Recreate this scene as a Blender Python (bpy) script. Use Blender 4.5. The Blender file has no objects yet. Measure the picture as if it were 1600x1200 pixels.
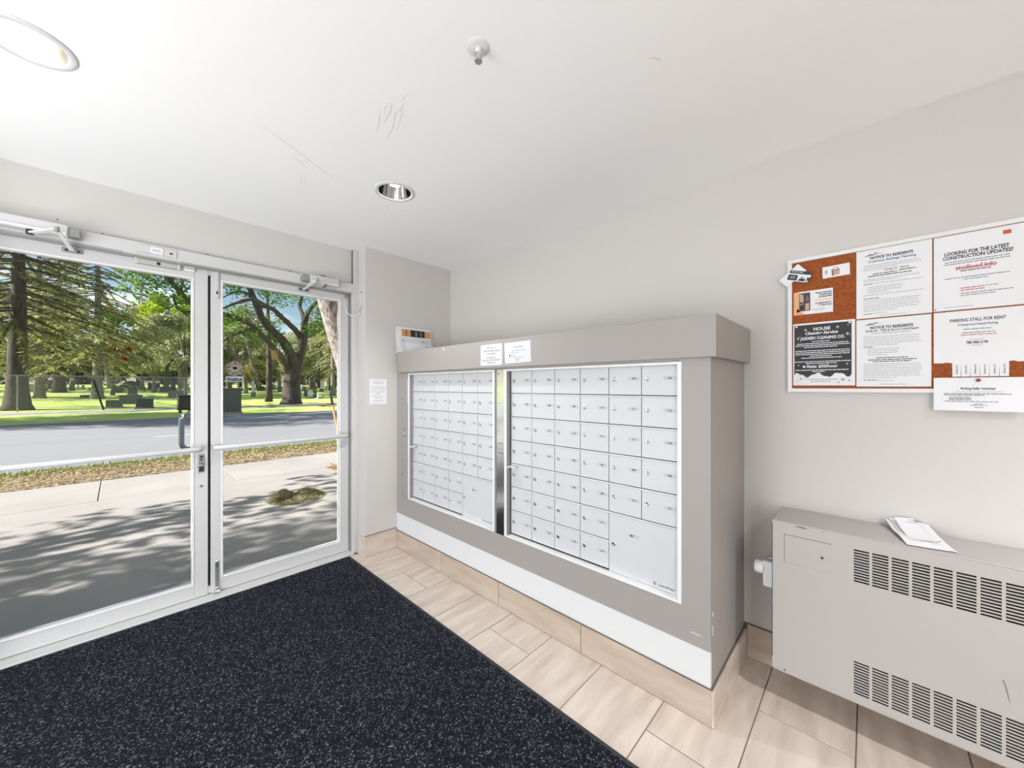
import bpy, bmesh, math, random
import numpy as np
from mathutils import Matrix, Vector
random.seed(7); RNG = np.random.default_rng(7)
S = bpy.context.scene
COL = S.collection
PI = math.pi

# ------------------------------------------------------------------ camera, sky, sun, lamps, exposure
CAM_Z = 1.342
FPX, CX, CY = 586.0, 800.0, 604.0
YAW = math.atan2(557.0, FPX)                 # angle from the view axis to the +X axis
cam = bpy.data.cameras.new('camera'); cam.sensor_width = 36.0; cam.lens = FPX/1600*36
cam.shift_y = (CY-600)/1600; cam.clip_start = 0.05; cam.clip_end = 600
co = bpy.data.objects.new('camera', cam); COL.objects.link(co)
co.location = (0, 0, CAM_Z); co.rotation_euler = (PI/2, 0, YAW-PI/2)
S.camera = co
vs = S.view_settings
vs.view_transform = 'Standard'; vs.look = 'None'; vs.gamma = 1.0; vs.use_curve_mapping = False
vs.exposure = 0.0
SUN_AZ = (-0.94, 0.34); SUN_EL = math.radians(33)
sun = bpy.data.lights.new('sun', 'SUN'); sun.energy = 17.0; sun.angle = math.radians(0.6); sun.color = (1.0, 0.965, 0.92)
so = bpy.data.objects.new('sun', sun); COL.objects.link(so)
sd = Vector((SUN_AZ[0]*math.cos(SUN_EL), SUN_AZ[1]*math.cos(SUN_EL), math.sin(SUN_EL))).normalized()
so.rotation_euler = sd.to_track_quat('Z', 'Y').to_euler(); so.location = (-20, 15, 25)
w = bpy.data.worlds.new('sky'); S.world = w; w.use_nodes = True
nt = w.node_tree; nt.nodes.clear()
o_ = nt.nodes.new('ShaderNodeOutputWorld'); bg = nt.nodes.new('ShaderNodeBackground')
sky = nt.nodes.new('ShaderNodeTexSky'); sky.sky_type = 'NISHITA'; sky.sun_disc = False
sky.sun_elevation = SUN_EL; sky.sun_rotation = math.atan2(SUN_AZ[0], SUN_AZ[1]); sky.air_density = 1.2; sky.dust_density = 0.6; sky.ozone_density = 2.0
tc = nt.nodes.new('ShaderNodeTexCoord'); no = nt.nodes.new('ShaderNodeTexNoise'); no.inputs['Scale'].default_value = 4.0
no.inputs['Detail'].default_value = 7; no.inputs['Roughness'].default_value = 0.6
rp = nt.nodes.new('ShaderNodeValToRGB'); rp.color_ramp.elements[0].position = 0.50; rp.color_ramp.elements[1].position = 0.66
rp.color_ramp.elements[1].color = (0.8, 0.8, 0.8, 1)
mp = nt.nodes.new('ShaderNodeMapping'); mp.inputs['Scale'].default_value = (1, 1, 2.2)
mx = nt.nodes.new('ShaderNodeMixRGB'); mx.inputs['Color2'].default_value = (10.0, 10.1, 10.4, 1)
nt.links.new(tc.outputs['Generated'], mp.inputs['Vector']); nt.links.new(mp.outputs[0], no.inputs['Vector'])
nt.links.new(no.outputs['Fac'], rp.inputs['Fac']); nt.links.new(rp.outputs['Color'], mx.inputs['Fac'])
nt.links.new(sky.outputs['Color'], mx.inputs['Color1']); nt.links.new(mx.outputs['Color'], bg.inputs['Color'])
bg.inputs['Strength'].default_value = 0.21
nt.links.new(bg.outputs[0], o_.inputs['Surface'])
def area_lamp(name, loc, to, sx, sy, watts, color):
    l = bpy.data.lights.new(name, 'AREA'); l.shape = 'RECTANGLE'; l.size = sx; l.size_y = sy; l.energy = watts; l.color = color
    o = bpy.data.objects.new(name, l); COL.objects.link(o); o.location = loc
    o.rotation_euler = (Vector(to)-Vector(loc)).to_track_quat('-Z', 'Y').to_euler(); return o
# added fill lamps, unseen; the first sits in a wall niche made for it
area_lamp('left_fill_light', (-2.3, 1.7, 1.2), (2.1, 2.6, 2.4), 1.9, 1.9, 46, (0.93, 0.965, 1.0))
area_lamp('ceiling_fill_uplight', (-1.55, 1.35, 0.25), (1.3, 2.9, 2.3), 1.2, 3.2, 81, (0.93, 0.965, 1.0))  # added uplight out of view that brightens the ceiling
area_lamp('back_fill_light', (-1.75, -1.9, 1.2), (1.0, 1.8, 1.6), 0.9, 1.9, 46, (0.93, 0.965, 1.0))  # added fill from the back corner, out of view

# ------------------------------------------------------------------ helpers
def srgb(r, g, b):
    f = lambda c: (c/255/12.92) if c/255 <= 0.04045 else ((c/255+0.055)/1.055)**2.4
    return (f(r), f(g), f(b), 1.0)
MATS = {}
def mat(name, color, rough=0.6, metal=0.0, noise=None, bump=None, spec=0.5, coat=0.0, emit=None):
    """noise = (scale, color2, lo, hi, stretch) mixes a second colour in; bump = (scale, strength)"""
    if name in MATS: return MATS[name]
    m = bpy.data.materials.new(name); m.use_nodes = True; n = m.node_tree; b = n.nodes['Principled BSDF']
    b.inputs['Base Color'].default_value = color; b.inputs['Roughness'].default_value = rough; b.inputs['Metallic'].default_value = metal
    b.inputs['Specular IOR Level'].default_value = spec; b.inputs['Coat Weight'].default_value = coat
    if emit: b.inputs['Emission Color'].default_value = emit[0]; b.inputs['Emission Strength'].default_value = emit[1]
    if noise or bump:
        t = n.nodes.new('ShaderNodeTexCoord')
    if noise:
        sc, c2, lo, hi, st = noise
        oi = n.nodes.new('ShaderNodeObjectInfo'); ad = n.nodes.new('ShaderNodeVectorMath'); ad.operation = 'ADD'
        ml = n.nodes.new('ShaderNodeMath'); ml.operation = 'MULTIPLY'; ml.inputs[1].default_value = 37.0
        n.links.new(oi.outputs['Random'], ml.inputs[0]); n.links.new(t.outputs['Object'], ad.inputs[0]); n.links.new(ml.outputs[0], ad.inputs[1])
        mp = n.nodes.new('ShaderNodeMapping'); mp.inputs['Scale'].default_value = st
        nz = n.nodes.new('ShaderNodeTexNoise'); nz.inputs['Scale'].default_value = sc; nz.inputs['Detail'].default_value = 6
        r = n.nodes.new('ShaderNodeValToRGB'); r.color_ramp.elements[0].position = lo; r.color_ramp.elements[1].position = hi
        r.color_ramp.elements[0].color = color; r.color_ramp.elements[1].color = c2
        n.links.new(ad.outputs[0], mp.inputs['Vector']); n.links.new(mp.outputs[0], nz.inputs['Vector']); n.links.new(nz.outputs['Fac'], r.inputs['Fac'])
        n.links.new(r.outputs['Color'], b.inputs['Base Color'])
    if bump:
        nb = n.nodes.new('ShaderNodeTexNoise'); nb.inputs['Scale'].default_value = bump[0]; nb.inputs['Detail'].default_value = 4
        bp = n.nodes.new('ShaderNodeBump'); bp.inputs['Strength'].default_value = bump[1]; bp.inputs['Distance'].default_value = 0.01
        n.links.new(t.outputs['Object'], nb.inputs['Vector']); n.links.new(nb.outputs['Fac'], bp.inputs['Height']); n.links.new(bp.outputs[0], b.inputs['Normal'])
    MATS[name] = m; return m
def leaf_mat(name, cols, trans=0.45):
    """leaves: one colour per leaf out of the list, part of the light passes through"""
    m = bpy.data.materials.new(name); m.use_nodes = True; n = m.node_tree; n.nodes.clear()
    out = n.nodes.new('ShaderNodeOutputMaterial'); g = n.nodes.new('ShaderNodeNewGeometry'); r = n.nodes.new('ShaderNodeValToRGB')
    r.color_ramp.interpolation = 'LINEAR'
    for i, c in enumerate(cols):
        e = r.color_ramp.elements[i] if i < 2 else r.color_ramp.elements.new(0.5)
        e.position = i/max(1, len(cols)-1); e.color = c
    d = n.nodes.new('ShaderNodeBsdfDiffuse'); t = n.nodes.new('ShaderNodeBsdfTranslucent'); x = n.nodes.new('ShaderNodeMixShader'); x.inputs[0].default_value = trans
    n.links.new(g.outputs['Random Per Island'], r.inputs['Fac'])
    n.links.new(r.outputs['Color'], d.inputs['Color']); n.links.new(r.outputs['Color'], t.inputs['Color'])
    n.links.new(d.outputs[0], x.inputs[1]); n.links.new(t.outputs[0], x.inputs[2]); n.links.new(x.outputs[0], out.inputs['Surface'])
    MATS[name] = m; return m
def tag(o, label=None, cat=None, group=None, kind=None):
    if label: o['label'] = label
    if cat: o['category'] = cat
    if group: o['group'] = group
    if kind: o['kind'] = kind
    return o
def thing(name, label, cat, loc=(0, 0, 0), group=None, mtx=None, kind=None):
    o = bpy.data.objects.new(name, None); COL.objects.link(o); o.empty_display_size = 0.05
    if mtx is not None: o.matrix_world = mtx
    else: o.location = loc
    o['base'] = list(o.location) if mtx is None else [0, 0, 0]
    return tag(o, label, cat, group, kind)
class MB:
    """collects shapes in one bmesh; build() links them as ONE mesh object. Coordinates are world unless the parent has a matrix."""
    def __init__(s): s.bm = bmesh.new()
    def box(s, x0, x1, y0, y1, z0, z1, bevel=0.0, seg=1):
        M = Matrix.Translation(((x0+x1)/2, (y0+y1)/2, (z0+z1)/2)) @ Matrix.Diagonal((abs(x1-x0), abs(y1-y0), abs(z1-z0), 1))
        r = bmesh.ops.create_cube(s.bm, size=1, matrix=M)
        if bevel:
            es = list({e for v in r['verts'] for e in v.link_edges})
            bmesh.ops.bevel(s.bm, geom=es, offset=bevel, segments=seg, affect='EDGES', profile=0.5)
        return s
    def obox(s, a, b, wd, th, up=(0, 0, 1)):
        """bar from a to b, wd across, th along up"""
        a, b = Vector(a), Vector(b); d = (b-a); L = d.length; d.normalize(); sd_ = d.cross(Vector(up)).normalized(); u = sd_.cross(d)
        M = Matrix((( *[d[i] for i in (0,)], sd_[0], u[0], 0), (d[1], sd_[1], u[1], 0), (d[2], sd_[2], u[2], 0), (0, 0, 0, 1)))
        M = Matrix.Translation((a+b)/2) @ M @ Matrix.Diagonal((L, wd, th, 1))
        bmesh.ops.create_cube(s.bm, size=1, matrix=M); return s
    def tube(s, pts, r, seg=10, caps=True):
        pts = [Vector(p) for p in pts]; n = len(pts); rr = r if isinstance(r, (list, tuple)) else [r]*n; rings = []
        for i, p in enumerate(pts):
            d = (pts[min(i+1, n-1)]-pts[max(i-1, 0)]).normalized()
            a = Vector((0, 0, 1)) if abs(d.z) < 0.92 else Vector((1, 0, 0))
            x = d.cross(a).normalized(); y = d.cross(x)
            rings.append([s.bm.verts.new(p+(x*math.cos(2*PI*k/seg)+y*math.sin(2*PI*k/seg))*rr[i]) for k in range(seg)])
        for i in range(n-1):
            for k in range(seg):
                s.bm.faces.new((rings[i][k], rings[i][(k+1) % seg], rings[i+1][(k+1) % seg], rings[i+1][k]))
        if caps: s.bm.faces.new(rings[0][::-1]); s.bm.faces.new(rings[-1])
        return s
    def lathe(s, prof, c, axis='z', seg=24):
        """prof = [(radius, height)], open ends unless the radius is 0"""
        rings = []
        for r, h in prof:
            ring = []
            for k in range(1 if r == 0 else seg):
                x, y = r*math.cos(2*PI*k/seg), r*math.sin(2*PI*k/seg)
                v = {'z': (x, y, h), 'y': (x, h, y), 'x': (h, x, y)}[axis]
                ring.append(s.bm.verts.new((c[0]+v[0], c[1]+v[1], c[2]+v[2])))
            rings.append(ring)
        for a, b in zip(rings, rings[1:]):
            for k in range(seg):
                q = [a[k % len(a)], a[(k+1) % len(a)], b[(k+1) % len(b)], b[k % len(b)]]
                q = list(dict.fromkeys(q))
                if len(q) > 2: s.bm.faces.new(q)
        return s
    def prism(s, poly, d, origin=None):
        """flat polygon of 3-D points pushed along d"""
        a = [s.bm.verts.new(p) for p in poly]; b = [s.bm.verts.new(Vector(p)+Vector(d)) for p in poly]
        s.bm.faces.new(a[::-1]); s.bm.faces.new(b)
        for i in range(len(a)):
            j = (i+1) % len(a); s.bm.faces.new((a[i], a[j], b[j], b[i]))
        return s
    def poly(s, pts):
        s.bm.faces.new([s.bm.verts.new(p) for p in pts]); return s
    def mesh(s, name, off=(0, 0, 0), smooth=False):
        bmesh.ops.recalc_face_normals(s.bm, faces=s.bm.faces)
        if any(off): bmesh.ops.translate(s.bm, verts=s.bm.verts, vec=-Vector(off))
        me = bpy.data.meshes.new(name); s.bm.to_mesh(me); s.bm.free()
        if smooth:
            for p in me.polygons: p.use_smooth = True
        return me
    def build(s, name, m, parent=None, smooth=False, loc=None):
        off = (0, 0, 0)
        if parent is not None: off = tuple(root_base(parent))
        elif loc is not None: off = loc
        me = s.mesh(name, off, smooth); me.materials.append(m)
        o = bpy.data.objects.new(name, me); COL.objects.link(o)
        if parent is not None: o.parent = parent
        elif loc is not None: o.location = loc
        return o
def root_base(o):
    while o.parent: o = o.parent
    return o.get('base', (0, 0, 0))
def single(name, mb, m, label, cat, loc=(0, 0, 0), group=None, smooth=False, kind=None):
    o = mb.build(name, m, None, smooth, loc); o['base'] = list(loc); return tag(o, label, cat, group, kind)
def struct(name, mb, m, parent=None, smooth=False):
    o = mb.build(name, m, parent, smooth)
    if parent is None: o['kind'] = 'structure'; o['base'] = [0, 0, 0]
    return o
def copy_part(o, parent, delta):
    c = o.copy(); COL.objects.link(c); c.parent = parent; c.location = Vector(o.location)+Vector(delta); return c
def copy_tree(o, loc, rz=0, scale=1, label=None):
    r = o.copy(); COL.objects.link(r); r.location = loc; r.rotation_euler = (0, 0, rz); r.scale = (scale,)*3
    if label: r['label'] = label
    for ch in o.children:
        c = ch.copy(); COL.objects.link(c); c.parent = r
    return r
# a point on the ray of pixel (px, py), at depth plane Y or height z
def ray(px, py):
    u, v = (px-CX)/FPX, (py-CY)/FPX; ca, sa = math.cos(YAW), math.sin(YAW)
    return Vector((ca+u*sa, sa-u*ca, -v))
def at(px, py, Y): r = ray(px, py)*(Y/ray(px, py).y); return Vector((r.x, r.y, r.z+CAM_Z))
def quads(name, V, m, parent=None, loc=(0, 0, 0), F=4):
    """V = (n, F, 3) array of loose faces -> one mesh"""
    V = np.asarray(V, dtype=np.float32); n = len(V); me = bpy.data.meshes.new(name)
    me.vertices.add(n*F); me.vertices.foreach_set('co', V.reshape(-1)); me.loops.add(n*F); me.loops.foreach_set('vertex_index', np.arange(n*F, dtype=np.int32))
    me.polygons.add(n); me.polygons.foreach_set('loop_start', np.arange(0, n*F, F, dtype=np.int32)); me.polygons.foreach_set('loop_total', np.full(n, F, dtype=np.int32))
    me.update(calc_edges=True); me.materials.append(m)
    o = bpy.data.objects.new(name, me); COL.objects.link(o); o.location = loc
    if parent is not None: o.parent = parent
    return o

# ------------------------------------------------------------------ materials
M_wall = mat('wall_paint', srgb(203, 200, 196), 0.75, bump=(160, 0.04))
M_ceil = mat('ceiling_paint', srgb(247, 247, 247), 0.85, bump=(90, 0.03))
M_panel = mat('taupe_paint', srgb(157, 152, 148), 0.5, bump=(120, 0.03))
M_white = mat('white_board', srgb(217, 218, 219), 0.45)
M_alu = mat('white_painted_aluminium', srgb(202, 202, 202), 0.38, spec=0.45)
M_alub = mat('glazing_bead', srgb(226, 226, 225), 0.35)
M_gap = mat('dark_gap', srgb(40, 40, 42), 0.8)
M_steel = mat('stainless_steel', (0.62, 0.62, 0.61, 1), 0.13, 1.0)
M_brush = mat('brushed_aluminium', (0.62, 0.62, 0.61, 1), 0.35, 1.0)
M_galv = mat('grey_metal', srgb(160, 160, 160), 0.4, 0.6)
M_lock = mat('lock_chrome', (0.75, 0.75, 0.75, 1), 0.28, 1.0)
M_chrome = mat('chrome', (0.8, 0.8, 0.8, 1), 0.06, 1.0)
M_box = mat('mailbox_enamel', srgb(201, 202, 204), 0.4)
M_rail = mat('mailbox_rail', srgb(220, 221, 223), 0.4)
M_plate = mat('number_plate', srgb(188, 189, 192), 0.5)
M_ink = mat('black_ink', srgb(38, 38, 40), 0.7)
M_ink2 = mat('grey_ink', srgb(168, 170, 174), 0.8)
M_ink3 = mat('dark_grey_ink', srgb(110, 112, 116), 0.8)
M_blue = mat('blue_ink', srgb(92, 130, 175), 0.8)
M_red = mat('red_ink', srgb(200, 92, 84), 0.8)
M_paper3 = mat('note_paper', srgb(204, 205, 208), 0.7)
M_paper2 = mat('envelope_paper', srgb(212, 214, 220), 0.7)
M_paper = mat('paper', srgb(229, 230, 232), 0.7)
M_cork = mat('cork', srgb(160, 86, 38), 0.9, noise=(90, srgb(134, 66, 26), 0.35, 0.65, (1, 1, 1)))
M_tile = mat('beige_tile', srgb(213, 201, 188), 0.3, noise=(3.5, srgb(180, 165, 150), 0.35, 0.8, (1.0, 5.0, 5.0)))
M_tileb = mat('beige_base_tile', srgb(194, 179, 164), 0.35, noise=(3.5, srgb(166, 148, 132), 0.35, 0.8, (5.0, 1.0, 5.0)))
M_grout = mat('grout', srgb(122, 108, 92), 0.9)
M_caulk = mat('caulk', srgb(105, 100, 96), 0.8)
M_heater = mat('heater_enamel', srgb(178, 174, 170), 0.45, bump=(60, 0.02))
M_black = mat('black', srgb(24, 24, 25), 0.6)
M_conc = mat('concrete', srgb(172, 166, 160), 0.9, noise=(1.3, srgb(158, 152, 147), 0.35, 0.7, (1, 1, 1)), bump=(60, 0.15))
M_asph = mat('asphalt', srgb(146, 145, 145), 0.9, noise=(0.7, srgb(138, 138, 139), 0.35, 0.7, (0.25, 1.5, 1)), bump=(90, 0.2))
M_lawn = mat('lawn', srgb(198, 214, 112), 0.95, noise=(0.35, srgb(172, 198, 88), 0.35, 0.7, (1, 1, 1)), bump=(40, 0.4))
M_strip = mat('leafy_ground', srgb(150, 132, 108), 0.95, noise=(3.5, srgb(128, 116, 84), 0.4, 0.62, (1, 1, 1)), bump=(60, 0.4))
M_bark = mat('bark', srgb(96, 86, 78), 0.95, noise=(3.0, srgb(58, 50, 44), 0.35, 0.65, (4, 4, 0.6)), bump=(12, 0.8))
M_barkl = mat('pale_bark', srgb(180, 170, 162), 0.95, noise=(3.0, srgb(112, 100, 92), 0.42, 0.62, (9, 9, 0.7)), bump=(25, 1.0))
M_birch = mat('grey_bark', srgb(150, 142, 132), 0.95, noise=(4.0, srgb(90, 84, 76), 0.4, 0.62, (2, 2, 2)))
M_granite = mat('dark_granite', srgb(78, 84, 88), 0.4, noise=(30, srgb(58, 64, 68), 0.3, 0.7, (1, 1, 1)))
M_stone = mat('grey_stone', srgb(150, 148, 146), 0.8, noise=(20, srgb(120, 118, 116), 0.3, 0.7, (1, 1, 1)))
M_marble = mat('white_marble', srgb(215, 214, 210), 0.6)
M_brick = mat('facade_stucco', srgb(190, 184, 176), 0.9)
M_green = mat('green_enamel', srgb(86, 96, 84), 0.4, spec=0.6)
# glass: clear sheet with the mirror reflection of a pane
M_glass = bpy.data.materials.new('window_glass'); M_glass.use_nodes = True; n = M_glass.node_tree; n.nodes.clear()
go = n.nodes.new('ShaderNodeOutputMaterial'); gt = n.nodes.new('ShaderNodeBsdfTransparent'); gg = n.nodes.new('ShaderNodeBsdfGlossy'); gm = n.nodes.new('ShaderNodeMixShader'); gf = n.nodes.new('ShaderNodeFresnel')
gg.inputs['Roughness'].default_value = 0.0; gf.inputs['IOR'].default_value = 1.25; gt.inputs['Color'].default_value = (0.80, 0.81, 0.815, 1)
n.links.new(gf.outputs[0], gm.inputs[0]); n.links.new(gt.outputs[0], gm.inputs[1]); n.links.new(gg.outputs[0], gm.inputs[2]); n.links.new(gm.outputs[0], go.inputs['Surface'])
# carpet mat: dark blue-grey loops with pale flecks
M_mat = bpy.data.materials.new('loop_carpet'); M_mat.use_nodes = True; n = M_mat.node_tree; b = n.nodes['Principled BSDF']; b.inputs['Roughness'].default_value = 0.95; b.inputs['Specular IOR Level'].default_value = 0.15
t = n.nodes.new('ShaderNodeTexCoord'); v = n.nodes.new('ShaderNodeTexVoronoi'); v.inputs['Scale'].default_value = 210
r = n.nodes.new('ShaderNodeValToRGB'); el = r.color_ramp.elements
el[0].position = 0.0; el[0].color = srgb(14, 16, 22); el[1].position = 0.62; el[1].color = srgb(26, 29, 38)
e = el.new(0.86); e.color = srgb(52, 56, 66); e = el.new(1.0); e.color = srgb(128, 131, 138)
sx = n.nodes.new('ShaderNodeSeparateColor'); bp = n.nodes.new('ShaderNodeBump'); bp.inputs['Strength'].default_value = 0.9; bp.inputs['Distance'].default_value = 0.004; bp.invert = True
nz = n.nodes.new('ShaderNodeTexNoise'); nz.inputs['Scale'].default_value = 3.0; mxc = n.nodes.new('ShaderNodeMixRGB'); mxc.blend_type = 'MULTIPLY'; mxc.inputs['Fac'].default_value = 0.35
n.links.new(t.outputs['Object'], v.inputs['Vector']); n.links.new(t.outputs['Object'], nz.inputs['Vector']); n.links.new(v.outputs['Color'], sx.inputs['Color']); n.links.new(sx.outputs[0], r.inputs['Fac'])
n.links.new(r.outputs['Color'], mxc.inputs['Color1']); n.links.new(nz.outputs['Fac'], mxc.inputs['Color2']); n.links.new(mxc.outputs['Color'], b.inputs['Base Color'])
n.links.new(v.outputs['Distance'], bp.inputs['Height']); n.links.new(bp.outputs[0], b.inputs['Normal'])

# ------------------------------------------------------------------ lettering
_tx = {}
def text_geo(s, bold=0.0, shear=0.0):
    k = (s, bold, shear)
    if k not in _tx:
        c = bpy.data.curves.new('t', 'FONT'); c.body = s; c.resolution_u = 2; c.offset = bold; c.shear = shear; c.size = 1.0
        o = bpy.data.objects.new('t', c); COL.objects.link(o); dg = bpy.context.evaluated_depsgraph_get()
        me = bpy.data.meshes.new_from_object(o.evaluated_get(dg)); v = np.array([p.co[:] for p in me.vertices]) if len(me.vertices) else np.zeros((0, 3))
        _tx[k] = (v, [tuple(p.vertices) for p in me.polygons])
        bpy.data.objects.remove(o); bpy.data.curves.remove(c); bpy.data.meshes.remove(me)
    return _tx[k]
class Print:
    """flat print on a sheet: every mark is laid out in the sheet's own x (right), y (up); one mesh per ink"""
    def __init__(s): s.ink = {}
    def _g(s, m): return s.ink.setdefault(m.name, [[], [], m])
    def text(s, body, x, y, h, m, width=None, align='l', bold=0.0, shear=0.0, mirror=False, rot=0):
        v, f = text_geo(body, bold, shear)
        if not len(v): return s
        v = v.copy(); x0, x1 = v[:, 0].min(), v[:, 0].max(); k = h/0.70
        kx = (width/(x1-x0)) if width else k
        v[:, 0] = (v[:, 0]-x0)*kx; v[:, 1] = v[:, 1]*k; W = (x1-x0)*kx
        v[:, 0] -= {'l': 0, 'c': W/2, 'r': W}[align]
        if mirror: v[:, 0] *= -1
        if rot: c_, s_ = math.cos(rot), math.sin(rot); v[:, :2] = v[:, :2] @ np.array([[c_, s_], [-s_, c_]])
        g = s._g(m); b = len(g[0]); g[0] += [(x+p[0], y+p[1]) for p in v]; g[1] += [tuple(b+i for i in q) for q in f]; return s
    def rect(s, x0, x1, y0, y1, m): return s.poly([(x0, y0), (x1, y0), (x1, y1), (x0, y1)], m)
    def poly(s, pts, m):
        g = s._g(m); b = len(g[0]); g[0] += pts; g[1].append(tuple(range(b, b+len(pts)))); return s
    def line(s, x0, x1, y, h, m):
        x = x0
        while x < x1-0.001:
            e = min(x1, x+random.uniform(0.006, 0.02)); s.rect(x, e, y-h/2, y+h/2, m); x = e+0.0018
        return s
    def star(s, x, y, r, m):
        return s.poly([(x+(r if k % 2 == 0 else r*0.22)*math.sin(k*PI/4), y+(r if k % 2 == 0 else r*0.22)*math.cos(k*PI/4)) for k in range(8)], m)
    def disc(s, x, y, r, m, ry=None): return s.poly([(x+r*math.cos(k*PI/8), y+(ry or r)*math.sin(k*PI/8)) for k in range(16)], m)
    def build(s, parent, z, name='print', bend=None):
        out = []
        for i, (k, (v, f, m)) in enumerate(s.ink.items()):
            me = bpy.data.meshes.new(name); me.from_pydata([(a, b, z+i*0.00025+(bend(a, b) if bend else 0)) for a, b in v], [], f); me.materials.append(m)
            o = bpy.data.objects.new(name, me); COL.objects.link(o); o.parent = parent; o['kind'] = 'stuff'; out.append(o)
        return out
R_X = Matrix(((0, 0, -1), (-1, 0, 0), (0, 1, 0))).to_4x4()        # sheet on a wall that faces -X: right = -Y, up = Z
R_Y = Matrix(((1, 0, 0), (0, 0, -1), (0, 1, 0))).to_4x4()         # sheet on a wall that faces -Y: right = +X
def sheet(name, label, cat, R, corner, w_, h_, m=None, rot=0.0, group=None, poly=None, th=0.0008, tilt=None, curl=0.0):
    """paper whose lower left corner stands at `corner`"""
    M = Matrix.Translation(corner) @ R @ Matrix.Rotation(rot, 4, 'Z')
    if tilt: M = M @ Matrix.Rotation(tilt, 4, 'X')
    t = thing(name, label, cat, group=group, mtx=M)
    pts = poly or [(0, 0), (w_, 0), (w_, h_), (0, h_)]
    p = MB().prism([(a, b, 0) for a, b in pts], (0, 0, th)).build('paper', m or M_paper, t)
    return t
# ------------------------------------------------------------------ the room
WX = 2.167; DY = 2.994; LY = 3.06; CZ = 2.44; PY = 2.868
struct('wall_right', MB().box(WX, WX+0.2, -2.6, 3.2, 0, 6.0), M_wall)
struct('wall_left', MB().box(-2.5, -2.38, -2.6, 3.2, 0, 6.0).box(-2.38, -2.2, -2.6, -0.5, 0, CZ).box(-2.38, -2.2, 2.7, 3.2, 0, CZ).box(-2.38, -2.2, -0.5, 2.7, 2.3, CZ).box(-2.38, -2.2, -0.5, 2.7, 0, 0.1), M_wall)
struct('wall_back', MB().box(-2.5, WX+0.2, -2.6, -2.3, 0, 6.0), M_wall)
wf = struct('wall_front', MB().box(1.342, WX, PY, 3.2, 0, CZ, 0.002).box(-2.4, -0.57, PY, 3.2, 0, CZ).box(-0.57, 1.303, 3.022, 3.12, 2.163, CZ), M_wall)
struct('wall_front_outside', MB().box(WX, 14, 3.0, 3.2, 0, 6.0).box(-9, -2.4, 3.0, 3.2, 0, 6.0).box(-2.5, WX+0.2, 3.0, 3.2, CZ+0.02, 6.0), M_brick)
struct('roof', MB().box(-9, 14, -2.6, 3.2, 6.0, 6.2), M_brick)
# ceiling with round holes for the downlights
LIGHTS = [(-0.2, 1.945), (1.078, 1.937), (-0.2, 0.1), (1.078, -1.3)]  # last two are added out of view for extra light
bm = bmesh.new()
def loop(pts):
    vs_ = [bm.verts.new(p) for p in pts]; return [bm.edges.new((vs_[i], vs_[(i+1) % len(vs_)])) for i in range(len(vs_))]
eds = loop([(-2.4, -2.4, CZ), (WX+0.05, -2.4, CZ), (WX+0.05, 3.05, CZ), (-2.4, 3.05, CZ)])
for x, y in LIGHTS: eds += loop([(x+0.095*math.cos(2*PI*k/32), y+0.095*math.sin(2*PI*k/32), CZ) for k in range(32)])
bmesh.ops.triangle_fill(bm, edges=eds, use_beauty=True)
for f in bm.faces:
    if f.normal.z > 0: f.normal_flip()
me = bpy.data.meshes.new('ceiling'); bm.to_mesh(me); bm.free(); me.materials.append(M_ceil)
ceil = bpy.data.objects.new('ceiling', me); COL.objects.link(ceil); ceil['kind'] = 'structure'; ceil['base'] = [0, 0, 0]
# scuffs on the ceiling paint
M_scuff = mat('scuff', srgb(226, 226, 226), 0.9)
def scuff(px, wd):
    pts = [Vector((ray(x, y)*((CZ-CAM_Z-0.0006)/ray(x, y).z))) for x, y in px]; pts = [Vector((p.x, p.y, CZ-0.0006)) for p in pts]
    m = MB(); L, R_ = [], []
    for i, p in enumerate(pts):
        d = (pts[min(i+1, len(pts)-1)]-pts[max(i-1, 0)]).normalized(); s_ = Vector((-d.y, d.x, 0))*wd*(0.35 if i in (0, len(pts)-1) else 1)
        L.append(p+s_); R_.append(p-s_)
    for i in range(len(pts)-1): m.poly([L[i], L[i+1], R_[i+1], R_[i]])
    m.build('scuff_mark', M_scuff, ceil)
for px, wd in [([(594, 170), (592, 195), (588, 208)], 0.0026), ([(613, 157), (610, 175), (600, 192)], 0.003), ([(608, 160), (602, 168), (600, 182)], 0.0018), ([(634, 158), (627, 170), (628, 180), (620, 204)], 0.0026),
               ([(626, 170), (618, 178), (614, 200), (602, 221)], 0.0028), ([(640, 145), (632, 153), (624, 161)], 0.0022), ([(410, 196), (440, 218), (480, 248), (510, 271), (527, 282)], 0.0026),
               ([(458, 245), (470, 253), (478, 261)], 0.003), ([(471, 276), (470, 290)], 0.003), ([(477, 276), (476, 289)], 0.003), ([(1014, 91), (1024, 91), (1034, 95)], 0.004),
               ([(608, 320), (611, 320)], 0.005), ([(606, 327), (612, 334)], 0.003), ([(631, 336), (637, 337)], 0.004)]: scuff(px, wd)
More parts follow.
